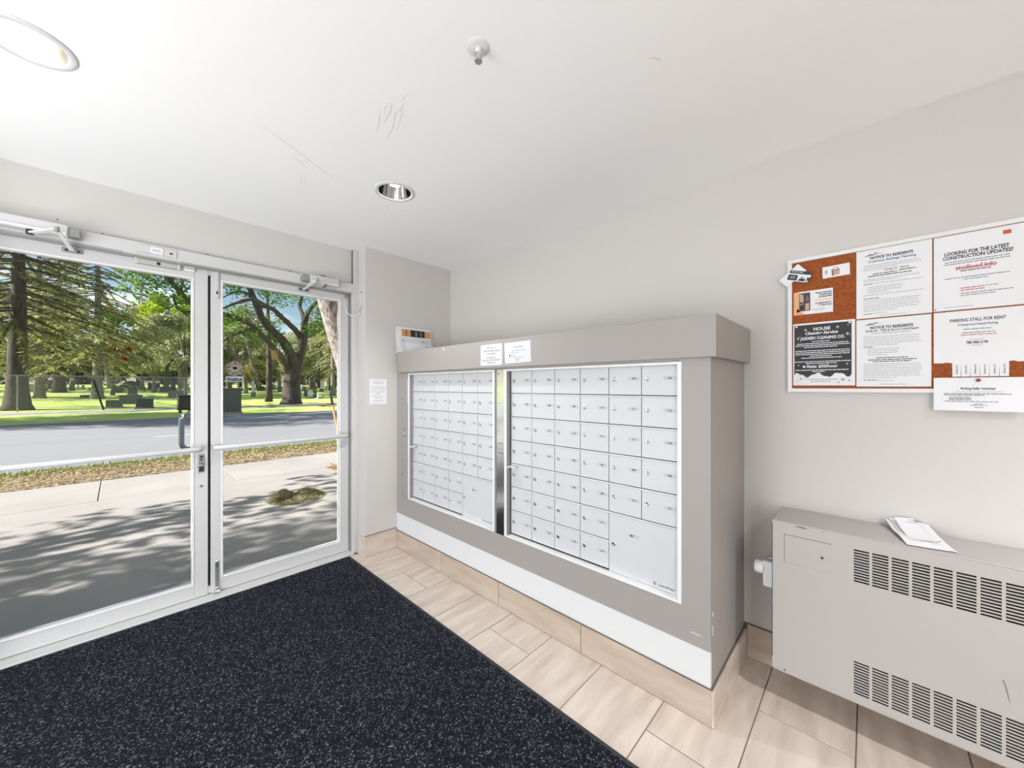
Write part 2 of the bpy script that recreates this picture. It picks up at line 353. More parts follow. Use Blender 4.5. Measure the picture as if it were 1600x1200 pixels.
# floor: slab of grout with each tile proud of it
flo = struct('floor', MB().box(-2.4, WX+0.05, -2.5, 3.14, -0.1, -0.003), M_grout)
tm = {}
def tile(x0, x1, y0, y1):
    g = 0.002; k = (round(x1-x0, 3), round(y1-y0, 3))
    if k not in tm: tm[k] = MB().box(-k[0]/2+g, k[0]/2-g, -k[1]/2+g, k[1]/2-g, -0.012, 0.0, 0.0008).mesh('tile'); tm[k].materials.append(M_tile)
    o = bpy.data.objects.new('tile', tm[k]); COL.objects.link(o); o.parent = flo; o.location = ((x0+x1)/2, (y0+y1)/2, random.uniform(-0.0004, 0.0002))
PT, TL = 0.2995, 0.614
j0 = 0.333
for j in range(-9, 10):
    y0 = j0+(j-0)*PT; y1 = y0+PT
    if y0 > 2.97 or y1 < -2.3: continue
    y0c, y1c = max(y0, -2.3), min(y1, 2.975)
    off = (1.425 - 0.41*j) % TL
    x = off-TL*5
    while x < WX:
        a, b_ = max(x, -2.2), min(x+TL, WX)
        if b_-a > 0.02 and not (b_ < 1.1 and a > -0.95 and y0 > -0.5): tile(a, b_, y0c, y1c)
        x += TL
# base tiles
bb = struct('baseboard_right', MB().box(1.613, 1.6155, 0.452, PY, 0.0, 0.146).box(1.6155, WX, 0.446, 0.4525, 0, 0.1465).box(WX-0.004, WX, -2.3, 0.452, 0, 0.165), M_caulk)
for y0, y1 in ((0.4445, 1.049), (1.049, 1.642), (1.642, 2.234), (2.234, 2.862)):
    MB().box(1.605, 1.614, y0+0.0015, y1-0.0015, 0.002, 0.1405, 0.0008).build('tile', M_tileb, bb)
MB().box(1.607, 1.80, 0.4375, 0.4465, 0.002, 0.1405, 0.0008).build('tile', M_tile, bb); MB().box(1.8025, WX-0.012, 0.4375, 0.4465, 0.002, 0.1405, 0.0008).build('tile', M_tile, bb)
for y0, y1 in ((-0.15, 0.437), (-0.74, -0.153), (-1.34, -0.743), (-2.29, -1.343)):
    MB().box(WX-0.011, WX-0.002, y0, y1, 0.002, 0.160, 0.0008).build('tile', M_tileb, bb)
bf = struct('baseboard_front', MB().box(1.338, 1.61, PY-0.0025, PY, 0, 0.165), M_caulk)
MB().box(1.334, 1.604, PY-0.010, PY-0.002, 0.002, 0.159, 0.0008).build('tile', M_tile, bf); MB().box(1.333, 1.3415, PY-0.006, 2.985, 0.002, 0.157, 0.0008).build('tile', M_tile, bf)

# ------------------------------------------------------------------ doors and their frame
fr = struct('trim_1', MB().box(1.303, 1.3415, DY, 3.13, 0, CZ, 0.002).box(-0.57, -0.53, DY, 3.13, 0, CZ, 0.002), M_alu)      # jambs
MB().box(-0.53, 1.303, DY, 3.13, 2.094, 2.163, 0.0015).build('header', M_alu, fr)
MB().box(-0.53, 1.303, 3.034, 3.056, 2.082, 2.0945).box(1.295, 1.3035, 3.034, 3.056, 0.01, 2.094).box(-0.53, -0.522, 3.034, 3.056, 0.01, 2.094).build('door_stop', M_galv, fr)
MB().box(-0.54, 1.303, 2.972, 3.16, 0.0, 0.011, 0.003).build('threshold', M_alu, fr)
MB().box(-0.57, 1.303, DY+0.006, DY+0.028, 2.163, 2.1655).box(1.3005, 1.303, DY+0.006, DY+0.028, 2.163, CZ).build('reveal_line', M_caulk, fr)
for px, py in ((90, 343), (160, 365), (325, 397), (453, 423)):
    p = at(px, py, 3.021); MB().lathe([(0, -0.002), (0.0035, -0.002), (0.0035, 0.001)], p, 'y', 8).build('screw', M_caulk, fr)
def leaf(name, x0, x1, gx0, gx1, gz0, gz1):
    z0, z1 = 0.014, 2.086; f = LY; bk = LY+0.045
    o = struct(name, MB().box(x0, gx0, f, bk, z0, z1, 0.002).box(gx1, x1, f, bk, z0, z1, 0.002), M_alu)      # stiles
    MB().box(gx0, gx1, f, bk, gz1, z1, 0.0015).build('top_rail', M_alu, o); MB().box(gx0, gx1, f, bk, z0, gz0, 0.0015).build('bottom_rail', M_alu, o)
    k = 0.012
    MB().box(gx0, gx0+k, f-0.003, bk, gz0, gz1, 0.002).box(gx1-k, gx1, f-0.003, bk, gz0, gz1, 0.002).box(gx0+k, gx1-k, f-0.003, bk, gz0, gz0+k, 0.002).box(gx0+k, gx1-k, f-0.003, bk, gz1-k, gz1, 0.002).build('glazing_bead', M_alub, o)
    MB().box(gx0+k/2, gx1-k/2, f+0.022, f+0.028, gz0+k/2, gz1-k/2).build('glass', M_glass, o)
    return o
d1 = leaf('door_1', -0.518, 0.399, -0.44, 0.331, 0.094, 2.026)
d2 = leaf('door_2', 0.413, 1.293, 0.464, 1.232, 0.094, 2.036)
MB().box(0.399, 0.413, LY+0.02, LY+0.04, 0.02, 2.086).build('weather_strip', M_black, d2)
MB().box(0.4005, 0.411, LY+0.006, LY+0.02, 0.018, 0.06).box(0.4005, 0.411, LY+0.006, LY+0.02, 2.055, 2.084).build('strip_end', M_alub, d2)
def push_bar(d, xa, xb, bx):
    MB().tube([(xa, LY-0.052, 0.951), (xb-0.02, LY-0.052, 0.951), (xb, LY-0.046, 0.951)] if bx > 0 else [(xa, LY-0.046, 0.951), (xa+0.02, LY-0.052, 0.951), (xb, LY-0.052, 0.951)], 0.0155, 14).build('push_bar', M_alu, d, True)
MB().tube([(-0.485, LY, 0.951), (-0.485, LY-0.045, 0.951), (-0.47, LY-0.052, 0.951), (0.335, LY-0.052, 0.951), (0.352, LY-0.045, 0.951), (0.354, LY, 0.951)], 0.0155, 14).build('push_bar', M_alu, d1, True)
MB().tube([(0.432, LY, 0.951), (0.434, LY-0.045, 0.951), (0.452, LY-0.052, 0.951), (1.245, LY-0.052, 0.951), (1.262, LY-0.045, 0.951), (1.263, LY, 0.951)], 0.0155, 14).build('push_bar', M_alu, d2, True)
M_pull = mat('dark_grey_pull', srgb(104, 112, 122), 0.35, 0.3)
hp = [(0.366, LY+0.045, 1.172), (0.366, LY+0.08, 1.172), (0.345, LY+0.09, 1.172)]
hp += [(0.322-0.043*math.sin(k*PI/10), LY+0.09, 1.129+0.043*math.cos(k*PI/10)) for k in range(6)]+[(0.322-0.043*math.cos(k*PI/10), LY+0.09, 0.983-0.043*math.sin(k*PI/10)) for k in range(6)]
hp += [(0.345, LY+0.09, 0.94), (0.366, LY+0.08, 0.94), (0.366, LY+0.045, 0.94)]
MB().tube(hp, 0.0145, 12).build('pull_handle', M_pull, d1, True)
lk = MB().box(0.3495, 0.381, LY-0.006, LY, 0.80, 0.915, 0.003).build('lock_plate', M_galv, d1)
MB().tube([(0.366, LY-0.006, 0.853), (0.366, LY-0.035, 0.853), (0.350, LY-0.04, 0.850), (0.318, LY-0.04, 0.846)], [0.008, 0.008, 0.006, 0.005], 10).build('lever', M_brush, lk, True)
MB().lathe([(0, -0.009), (0.007, -0.009), (0.007, -0.005)], (0.366, LY, 0.898), 'y', 12).lathe([(0, -0.0075), (0.0055, -0.0075), (0.0055, -0.005)], (0.364, LY, 0.880), 'y', 12).box(0.354, 0.377, LY-0.0065, LY-0.0055, 0.806, 0.836).build('keyhole', M_gap, lk)
MB().lathe([(0, -0.004), (0.008, -0.004), (0.009, 0)], (0.366, LY, 0.713), 'y', 14).build('bolt_cap', M_galv, d1)
MB().box(0.434, 0.453, LY-0.010, LY, 1.912, 2.086, 0.002).build('flush_bolt', M_alu, d2, False)
MB().lathe([(0, -0.0125), (0.006, -0.0125), (0.006, -0.01)], (0.4435, LY, 1.945), 'y', 10).lathe([(0, -0.0125), (0.004, -0.0125), (0.004, -0.01)], (0.4435, LY, 1.955), 'y', 10).build('bolt_screw', M_gap, d2)
fb = MB().box(0.434, 0.455, LY-0.006, LY, 0.02, 0.212, 0.002).build('flush_bolt', M_brush, d2)
MB().box(0.438, 0.451, LY-0.009, LY-0.006, 0.05, 0.17, 0.002).build('bolt_channel', M_galv, fb)
MB().box(0.43, 0.458, LY-0.035, LY-0.002, 0.011, 0.032, 0.003).box(0.436, 0.452, LY-0.018, LY-0.003, 0.03, 0.05, 0.002).build('bolt_keeper', M_brush, d2)
M_blk = mat('decal_black', srgb(20, 20, 22), 0.7)
# decal on the right pane, read from the street (so it is mirrored from inside)
dm = Matrix.Translation((0.542, LY+0.0215, 1.37)) @ R_Y
pr = Print()
M_decal = mat('decal_brown', srgb(86, 74, 68), 0.8); M_decal2 = mat('decal_grey', srgb(132, 126, 116), 0.8); M_decal3 = mat('decal_pale', srgb(150, 164, 160), 0.8)
pr.rect(-0.05, 0.048, 0.004, 0.041, M_decal3); pr.rect(-0.043, 0.043, 0.041, 0.047, M_ink)
for k in range(26):
    a = k*2*PI/26; pr.disc(0.036*math.cos(a), 0.093+0.038*math.sin(a), 0.0095+0.002*(k % 3), (M_decal, M_decal2)[k % 2])
pr.disc(0, 0.094, 0.026, M_decal2, 0.026); pr.disc(0, 0.094, 0.020, M_decal, 0.019); pr.disc(0.001, 0.096, 0.012, M_decal2, 0.008); pr.disc(0, 0.140, 0.013, M_decal, 0.010)
pr.text('AZRHT', 0, 0.010, 0.017, M_blk, 0.086, 'c', 0.05, mirror=True)
for o in pr.build(None, 0.0002, 'glass_decal'):
    o.parent = d2; o.matrix_local = dm; o['kind'] = 'stuff'

# things on the header
def closer(name, label, bx0, bx1, end_dark, piv, elb, shoe):
    t = thing(name, label, 'door closer', ((bx0+bx1)/2, DY, 2.12))
    MB().box(bx0, bx1, 2.938, DY-0.001, 2.102, 2.160, 0.004).build('body', M_alu, t)
    MB().box(bx0+0.01, bx1-0.005, 2.930, 2.938, 2.105, 2.118, 0.002).build('cover_rib', M_alub, t)
    MB().box(end_dark[0], end_dark[1], 2.945, DY-0.001, 2.104, 2.150, 0.003).build('end_cap', M_galv, t)
    MB().obox(piv, elb, 0.022, 0.007).build('arm', M_alub, t); MB().obox(elb, shoe, 0.017, 0.006).build('forearm', M_alub, t)
    MB().tube([(elb[0], elb[1], elb[2]-0.012), (elb[0], elb[1], elb[2]+0.012)], 0.009, 12).build('elbow', M_galv, t)
    MB().tube([(piv[0], piv[1], piv[2]-0.006), (piv[0], piv[1], 2.103)], 0.014, 12).build('spindle', M_gap, t)
    s_ = MB().box(shoe[0]-0.036, shoe[0]+0.036, LY-0.008, LY-0.0005, shoe[2]-0.013, shoe[2]+0.010, 0.003).build('shoe', M_galv, t)
    for dx in (-0.02, 0.022): MB().box(shoe[0]+dx-0.006, shoe[0]+dx+0.006, LY-0.0095, LY-0.007, shoe[2]-0.007, shoe[2]+0.003).build('shoe_screw', M_gap, s_)
    return t
closer('door_closer', 'long white door closer with folded arm above the left glass door', -0.52, -0.172, (-0.172, -0.132), (-0.292, 2.95, 2.088), (-0.199, 2.80, 2.091), (-0.165, LY-0.006, 2.062))
c2 = closer('door_closer', 'short white door closer with folded arm above the right glass door', 0.966, 1.168, (0.917, 0.966), (1.063, 2.95, 2.092), (0.967, 2.80, 2.091), (0.957, LY-0.006, 2.066))
MB().tube([(1.043, 2.97, 2.158), (1.047, 2.97, 2.172), (1.063, 2.97, 2.178), (1.079, 2.97, 2.172), (1.083, 2.97, 2.158)], 0.003, 6).build('wire_loop', M_caulk, c2)
t = thing('magnetic_lock', 'magnetic lock plate with dark eye on top rail of left glass door', 'door lock', (0.17, LY, 2.07))
MB().box(0.07, 0.262, LY-0.016, LY-0.0005, 2.052, 2.092, 0.002).build('armature', M_brush, t)
for xa, xb in ((0.067, 0.081), (0.252, 0.265)): MB().box(xa, xb, LY-0.02, LY-0.0005, 2.05, 2.094, 0.002).build('end_block', M_alu, t)
MB().lathe([(0, -0.018), (0.009, -0.018), (0.009, -0.014)], (0.168, LY, 2.068), 'y', 12).build('eye', M_gap, t)
MB().box(0.02, 0.266, DY-0.004, LY-0.01, 2.0935, 2.0965).build('mounting_strip', M_alub, t)
t = thing('door_contact', 'small white two-piece contact beside the magnetic lock plate', 'sensor', (0.31, LY, 2.075))
MB().box(0.284, 0.334, LY-0.014, LY-0.0005, 2.076, 2.0925, 0.003).build('magnet', M_alub, t); MB().box(0.284, 0.334, LY-0.014, LY-0.0005, 2.056, 2.072, 0.003).build('switch', M_alub, t)
t = thing('door_sensor', 'flat white sensor with label on the header above the left door', 'sensor', (0.16, DY, 2.125))
MB().box(0.071, 0.135, DY-0.008, DY-0.0005, 2.106, 2.15, 0.002).build('cover', M_alu, t); MB().box(0.128, 0.186, DY-0.009, DY-0.0005, 2.108, 2.148, 0.002).build('housing', M_alub, t)
MB().box(0.138, 0.172, DY-0.0095, DY-0.0085, 2.122, 2.133).build('label_strip', M_plate, t); MB().box(0.186, 0.245, DY-0.006, DY-0.0005, 2.106, 2.147, 0.002).build('end_cover', M_alu, t); MB().box(0.212, 0.226, DY-0.0075, DY-0.0055, 2.122, 2.131).build('lens', M_gap, t)
t = thing('hanging_cable', 'white cable looping from top of the right door to the wall', 'cable', (1.30, 2.97, 1.9))
MB().tube([(1.264, LY-0.012, 2.062), (1.254, 3.035, 2.03), (1.246, 3.018, 1.98), (1.254, 3.0, 1.93), (1.278, 2.98, 1.903), (1.306, 2.96, 1.900), (1.328, 2.945, 1.925), (1.337, 2.935, 1.97), (1.338, 2.93, 2.03), (1.338, 2.927, 2.09)], 0.0038, 8).build('cable', M_alub, t, True)
MB().box(1.256, 1.274, LY-0.016, LY-0.0005, 2.05, 2.078, 0.003).build('clip', M_galv, t); MB().box(1.334, 1.3415, 2.92, 2.934, 2.085, 2.102, 0.002).build('wall_clip', M_galv, t)

# ------------------------------------------------------------------ mailbox cabinet
PX = 1.615
cab = thing('mailbox_cabinet', 'taupe built-in cabinet with overhanging top that holds the mailboxes', 'cabinet', (1.9, 1.65, 0))
MB().box(PX, PX+0.02, 0.452, 0.566, 0.289, 1.46).box(PX, PX+0.02, 2.796, PY-0.001, 0.289, 1.46).box(PX, PX+0.02, 0.566, 2.796, 0.289, 0.435).box(PX, PX+0.02, 0.566, 2.796, 1.449, 1.46).build('front_panel', M_panel, cab)
MB().box(PX+0.02, WX-0.001, 0.4525, 0.472, 0.146, 1.458).build('end_panel', M_panel, cab)
MB().box(PX+0.0008, PX+0.018, 0.4528, PY-0.001, 0.1465, 0.2885).build('kick_panel', M_white, cab)
MB().box(1.592, 1.612, 0.4255, 2.818, 1.4585, 1.626, 0.002).box(1.612, WX-0.001, 0.4255, 0.446, 1.4585, 1.626, 0.002).build('fascia', M_panel, cab)
MB().box(1.612, WX-0.001, 0.446, PY-0.001, 1.598, 1.622).box(1.612, WX-0.001, 0.446, PY-0.001, 1.4585, 1.462).build('lid', M_panel, cab)
M_chip = mat('chipped_white', srgb(232, 230, 226), 0.8)
for y, z, h, wd in ((0.4524, 0.345, 0.03, 0.004), (0.4524, 0.42, 0.016, 0.005), (0.4524, 0.375, 0.010, 0.003)): MB().box(PX+0.0205+wd, PX+0.0205+wd*3, y-0.0006, y, z, z+h).build('paint_chip', M_chip, cab)
MB().box(PX-0.0006, PX, 0.49, 0.53, 0.338, 0.340).build('paint_chip', M_chip, cab)
MB().box(PX+0.0004, PX+0.001, 0.872, 0.884, 0.196, 0.201).build('paint_chip', M_chip, cab)
MB().box(1.5914, 1.592, 2.175, 2.185, 1.598, 1.612).build('paint_chip', M_chip, cab)
plate_tris = {}
def unit(name, label, yl, yr, strip, cols_l, pitch, nums, big):
    """yl / yr: outer edges in Y; strip: (y0, y1) of the stainless strip on its left; doors stand 35 mm back"""
    z0, z1 = 0.437, 1.447; DX = 1.65; ctr = ((yl+yr)/2)
    t = thing(name, label, 'mailbox unit', (PX, ctr, z0))
    lipl = strip[0]-0.019; lw = 0.017
    MB().box(PX-0.003, DX+0.02, lipl, strip[0], z0, z1, 0.001).box(PX-0.003, DX+0.02, yr, yr+lw, z0, z1, 0.001).box(PX-0.003, DX, yr+lw, lipl, z1-0.012, z1, 0.001).box(PX-0.003, DX, yr+lw, lipl, z0, z0+0.010, 0.001).build('frame', M_alub, t)
    MB().box(DX+0.012, DX+0.02, yr+lw, lipl, z0, z1).build('back_plate', M_gap, t)
    MB().box(PX+0.001, DX+0.01, lipl-0.0012, lipl-0.0001, z0+0.01, z1-0.012).build('jamb', M_galv, t)
    st = MB().box(PX-0.001, PX+0.006, strip[0]+0.0005, strip[1]-0.0005, z0+0.001, z1-0.001).build('steel_strip', M_steel, t)
    sm = (strip[0]+strip[1])/2
    for yy, zz in [(strip[1]-0.018, z_) for z_ in (0.475, 0.62, 0.74, 1.07, 1.24, 1.42)]+[(sm+dy, 0.965+dz) for dz in (-0.028, 0.028) for dy in (-0.012, 0.012)]:
        MB().lathe([(0, -0.0022), (0.0033, -0.002), (0.0036, 0)], (PX-0.001, yy, zz), 'x', 8).build('screw', M_gap, st)
    MB().lathe([(0, -0.004), (0.006, -0.004), (0.008, 0)], (PX-0.001, sm, 0.965), 'x', 14).build('strip_lock', M_brush, st)
    top = 1.435; RP = 0.1413; door = lock0 = None; dmesh = {}
    ms = MB()
    for r in range(1, 7):
        z = top-r*RP; ms.box(DX-0.003, DX+0.010, cols_l-(pitch*(4 if r > 5 else 6)), cols_l, z-0.0005, z+0.0055, 0.001)
    ms.box(DX-0.003, DX+0.010, cols_l-pitch*6, cols_l, top-7*RP-0.008, top-7*RP-0.002); ms.box(DX-0.003, DX+0.010, cols_l-pitch*6, cols_l, top-0.001, top+0.004)
    ms.build('rail', M_rail, t)
    k = 0; bx = root_base(t)
    for r in range(7):
        for c in range(6 if r < 5 else 4):
            ya, yb = cols_l-c*pitch-0.0014, cols_l-(c+1)*pitch+0.0014; za, zb = top-(r+1)*RP+0.0095, top-r*RP-0.0015
            if not dmesh:
                wd, hh = ya-yb, zb-za
                dmesh['d'] = MB().box(0, 0.004, -wd, 0, 0, hh, 0.0008).mesh('mailbox_door'); dmesh['d'].materials.append(M_box)
                dmesh['l'] = MB().lathe([(0, -0.0040), (0.0026, -0.0040), (0.0028, -0.0052), (0.0068, -0.0056), (0.0074, -0.0045), (0.0082, -0.0058), (0.0100, -0.0045), (0.0108, 0)], (0, 0, 0), 'x', 16).mesh('lock', smooth=False); dmesh['l'].materials.append(M_lock); dmesh['l'].materials.append(M_gap)
                lm = dmesh['l']
                for p in lm.polygons:
                    if (p.center[1]**2+p.center[2]**2)**0.5 < 0.0029 or 0.0069 < (p.center[1]**2+p.center[2]**2)**0.5 < 0.0077: p.material_index = 1
            d = bpy.data.objects.new('mailbox_door', dmesh['d']); COL.objects.link(d); d.parent = t
            d.location = (DX-0.002-bx[0]+random.uniform(-0.0004, 0.0004), ya-bx[1], za-bx[2])
            l = bpy.data.objects.new('lock', dmesh['l']); COL.objects.link(l); l.parent = d; l.location = (0, -0.026, 0.074); l.rotation_euler = (random.choice([0, 0.4, -0.5, 1.2]), 0, 0)
            # number plate with its digits
            me = bpy.data.meshes.new('number_plate'); v, f = text_geo(nums[k], 0.02); v = v.copy(); sc = 0.0088/0.7
            v = (v-[(v[:, 0].min()+v[:, 0].max())/2, 0, 0])*sc
            vv = [(-0.0007, -0.100, 0.068), (-0.0007, -0.154, 0.068), (-0.0007, -0.154, 0.084), (-0.0007, -0.100, 0.084)]+[(-0.0012, -0.127-p[0], 0.0717+p[1]) for p in v]
            me.from_pydata(vv, [], [(0, 1, 2, 3)]+[tuple(i+4 for i in q) for q in f]); me.materials.append(M_plate); me.materials.append(M_ink)
            for i, p in enumerate(me.polygons): p.material_index = 0 if i == 0 else 1
            pl = bpy.data.objects.new('number_plate', me); COL.objects.link(pl); pl.parent = d
            k += 1
    ya, yb = cols_l-4*pitch-0.001, cols_l-6*pitch+0.001; za, zb = top-7*RP+0.002, top-5*RP-0.002
    pd = MB().box(DX-0.002, DX+0.002, yb, ya, za, zb, 0.0008).build('parcel_door', M_box, t)
    l = bpy.data.objects.new('lock', dmesh['l']); COL.objects.link(l); l.parent = pd; l.location = (DX-0.002-bx[0], ya-0.026-bx[1], za+0.137-bx[2])
    MB().box(DX-0.0028, DX-0.002, ya-0.154, ya-0.100, za+0.192, za+0.208).build('number_plate', M_plate, pd)
    p = Print(); p.rect(0.114, 0.122, 0.195, 0.205, M_ink); p.rect(0.126, 0.128, 0.197, 0.206, M_ink); p.text('P', 0.108, 0.196, 0.008, M_ink, bold=0.02)
    wbig = ya-yb; k2 = 0.35 if name == 'mailbox_unit_small' else 1
    p.rect(wbig-0.108, wbig-0.096, 0.014, 0.026, M_ink3); p.rect(wbig-0.105, wbig-0.099, 0.018, 0.022, M_box)
    p.text('cendrex', wbig-0.085, 0.0145, 0.010, M_ink3, 0.072, bold=0.02)
    for o in p.build(None, 0.0, 'lettering'):
        o.parent = pd; o.matrix_local = Matrix.Translation((DX-0.0034-bx[0], ya-bx[1], za-bx[2])) @ R_X
    # pull tab on the frame
    hz = top-4*RP-0.008
    MB().box(PX-0.004, DX, lipl-0.0035, lipl-0.001, hz-0.012, hz+0.002).box(PX-0.004, PX+0.024, lipl-0.075, lipl-0.001, hz-0.001, hz+0.0015).prism([(PX-0.004, lipl-0.075, hz-0.001), (PX+0.024, lipl-0.060, hz-0.001), (PX+0.024, lipl-0.075, hz-0.001)], (0, 0, 0.0025)).build('pull_tab', M_alub, t)
    return t
def seq(a, b): return [str(f*100+i) for f in (a, b) for i in range(1, 20)]
unit('mailbox_unit', 'left white mailbox unit beside the pillar, farthest from the notice board', 2.799, 1.683, (2.688, 2.798), 2.690, 0.162, seq(1, 2), True)
unit('mailbox_unit', 'right white mailbox unit nearest the notice board', 1.666, 0.5625, (1.599, 1.666), 1.574, 0.1645, seq(3, 4), True)

# ------------------------------------------------------------------ heater
HX = 1.922; HY0, HY1, HZ0, HZ1 = -0.93, 0.297, 0.145, 0.777
ht = thing('wall_heater', 'beige metal cabinet heater with slotted grilles fixed to the wall', 'heater', (2.04, -0.3, HZ0))
G = [(0.0405-k*0.0505, 0.0405-k*0.0505-0.0425) for k in range(18)]
def slots(z0, n_, zp, sh): return [(z0+i*zp, z0+i*zp+sh) for i in range(n_)]
UP = slots(0.604, 12, 0.01055, 0.0062); LO = slots(0.181, 12, 0.01055, 0.0062)
# front sheet made of strips that leave every slot open
m = MB(); x0, x1 = HX, HX+0.0025
def bandrow(sl):
    za, zb = sl[0][0], sl[-1][1]
    m.box(x0, x1, G[0][0], HY1, za, zb); m.box(x0, x1, HY0, G[-1][1], za, zb)
    for a, b_ in zip(G, G[1:]): m.box(x0, x1, b_[0], a[1], za, zb)
    for a, b_ in zip(sl, sl[1:]):
        for q in G: m.box(x0, x1, q[1], q[0], a[1], b_[0])
bandrow(UP); bandrow(LO)
m.box(x0, x1, HY0, HY1, HZ0+0.004, LO[0][0]); m.box(x0, x1, HY0, HY1, LO[-1][1], UP[0][0]); m.box(x0, x1, HY0, HY1, UP[-1][1], HZ1-0.004)
m.build('front_panel', M_heater, ht)
MB().box(HX+0.001, WX-0.001, HY1-0.004, HY1, HZ0, HZ1-0.002).box(HX+0.001, WX-0.001, HY0, HY0+0.004, HZ0, HZ1-0.002).box(HX+0.001, WX-0.001, HY0, HY1, HZ0, HZ0+0.003).build('side_panel', M_heater, ht)
MB().box(HX-0.001, WX-0.001, HY0-0.002, HY1-0.001, HZ1-0.004, HZ1, 0.0015).build('top_panel', M_heater, ht)
MB().box(HX+0.02, HX+0.026, HY0+0.01, HY1-0.01, HZ0+0.01, HZ1-0.01).build('inner_baffle', M_black, ht)
MB().box(HX-0.0016, HX-0.0002, 0.107, 0.254, 0.611, 0.724, 0.0005).build('access_door', M_heater, ht)
MB().box(HX-0.0007, HX-0.0001, 0.254, 0.2556, 0.609, 0.7262).box(HX-0.0007, HX-0.0001, 0.105, 0.2556, 0.7242, 0.7262).build('door_gap', M_caulk, ht)
MB().lathe([(0, -0.004), (0.0045, -0.004), (0.005, -0.001)], (HX, 0.133, 0.664), 'x', 10).build('door_latch', M_gap, ht)
m = MB()
m.prism([(HX-0.0006, 0.222, 0.769), (HX-0.0006, 0.208, 0.7645), (HX-0.0006, 0.19, 0.7635), (HX-0.0006, 0.178, 0.766), (HX-0.0006, 0.195, 0.769)], (0.0004, 0, 0)).build('dent', M_caulk, ht)
MB().prism([(HX-0.0006, 0.132, 0.766), (HX-0.0006, 0.126, 0.766), (HX-0.0006, 0.128, 0.769)], (0.0004, 0, 0)).build('dent', M_caulk, ht)
MB().prism([(HX-0.0006, -0.306, 0.418), (HX-0.0006, -0.3085, 0.418), (HX-0.0006, -0.3145, 0.395), (HX-0.0006, -0.321, 0.354), (HX-0.0006, -0.3185, 0.36), (HX-0.0006, -0.312, 0.397)], (0.0004, 0, 0)).build('scratch', M_caulk, ht)
MB().lathe([(0, -0.002), (0.003, -0.002), (0.003, 0)], (HX, 0.254, 0.158), 'x', 8).build('screw', M_gap, ht)
MB().box(HX-0.001, HX+0.004, HY1-0.001, HY1+0.001, HZ0+0.05, HZ1-0.012).build('edge_gap', M_gap, ht)
vt = thing('thermostat_valve', 'white thermostatic valve on the wall at left side of heater', 'valve', (2.03, 0.33, 0.53))
M_val = mat('white_plastic', srgb(238, 238, 236), 0.35)
MB().box(1.985, 2.012, HY1, 0.342, 0.452, 0.565, 0.004).build('valve_plate', M_val, vt)
MB().lathe([(0, 0.036), (0.022, 0.036), (0.027, 0.031), (0.027, 0.006), (0.022, 0.0)], (2.0, 0.339, 0.53), 'y', 18).build('valve_knob', M_val, vt, True)
MB().tube([(2.0, HY1, 0.58), (2.0, 0.318, 0.58), (2.0, 0.324, 0.572)], 0.008, 10).build('valve_stem', M_galv, vt)
# papers on the heater: a folded flyer that curls
lf = thing('folded_flyer', 'crumpled white folded flyer lying on top of the heater', 'flyer', (2.03, -0.13, HZ1))
def curled(pts, lift, name, m_):
    """pts: quad (4 corners in x, y) -> 6x6 grid, lift(u, v) gives its height above the heater top"""
    N = 8; A, B, C_, D = [Vector((p[0], p[1], 0)) for p in pts]; bmm = MB(); g = [[None]*(N+1) for _ in range(N+1)]
    for i in range(N+1):
        for j in range(N+1):
            u, v_ = i/N, j/N; p = (A*(1-u)+B*u)*(1-v_)+(D*(1-u)+C_*u)*v_; g[i][j] = bmm.bm.verts.new((p.x, p.y, HZ1+0.001+lift(u, v_)))
    for i in range(N):
        for j in range(N): bmm.bm.faces.new((g[i][j], g[i+1][j], g[i+1][j+1], g[i][j+1]))
    return bmm.build(name, m_, lf, True)
o = curled([(1.935, -0.10), (2.158, -0.048), (2.15, -0.115), (1.955, -0.203)], lambda u, v: 0.02*u*u*(1-v)+0.006*math.sin(u*5)**2+0.002, 'upper_sheet', M_paper)
o = curled([(1.950, -0.112), (2.162, -0.06), (2.16, -0.168), (1.962, -0.222)], lambda u, v: 0.030*u*u+0.003*math.sin(v*6)**2, 'lower_sheet', M_paper)
o = curled([(1.99, -0.11), (2.14, -0.075), (2.15, -0.125), (2.0, -0.175)], lambda u, v: 0.034*u*u+0.009+0.004*v, 'loose_slip', M_paper)
curled([(2.12, -0.112), (2.125, -0.15), (2.119, -0.152), (2.114, -0.114)], lambda u, v: 0.046, 'print', M_ink3); curled([(1.985, -0.172), (2.01, -0.185), (2.008, -0.188), (1.983, -0.175)], lambda u, v: 0.0165, 'print', M_ink3)

# ------------------------------------------------------------------ notice board and its papers
BX = 2.150
nb = thing('notice_board', 'cork notice board in white frame on the wall above the heater', 'notice board', (WX, -0.18, 1.317))
B0, B1, BZ0, BZ1 = 0.273, -0.64, 1.317, 1.927; fw = 0.017
MB().box(BX+0.004, WX-0.001, B1+fw, B0-fw, BZ0+fw, BZ1-fw).build('cork', M_cork, nb)
for bx_ in ((B0-fw, B0, BZ0, BZ1), (B1, B1+fw, BZ0, BZ1), (B1+fw, B0-fw, BZ0, BZ0+fw), (B1+fw, B0-fw, BZ1-fw, BZ1)):
    MB().box(BX-0.006, WX-0.001, *bx_, 0.002).build('frame_bar', M_alub, nb)
def board(name, label, y, z, w_, h_, **k): return sheet(name, label, k.pop('cat', 'notice'), R_X, Vector((k.pop('X', BX+0.003), -y, z)), w_, h_, **k)
def para(p, x0, x1, y, n_, dy, m=M_ink2, h=0.0022, last=0.6):
    for i in range(n_): p.line(x0, x0+(x1-x0)*(last if i == n_-1 else random.uniform(0.93, 1)), y-i*dy, h, m)
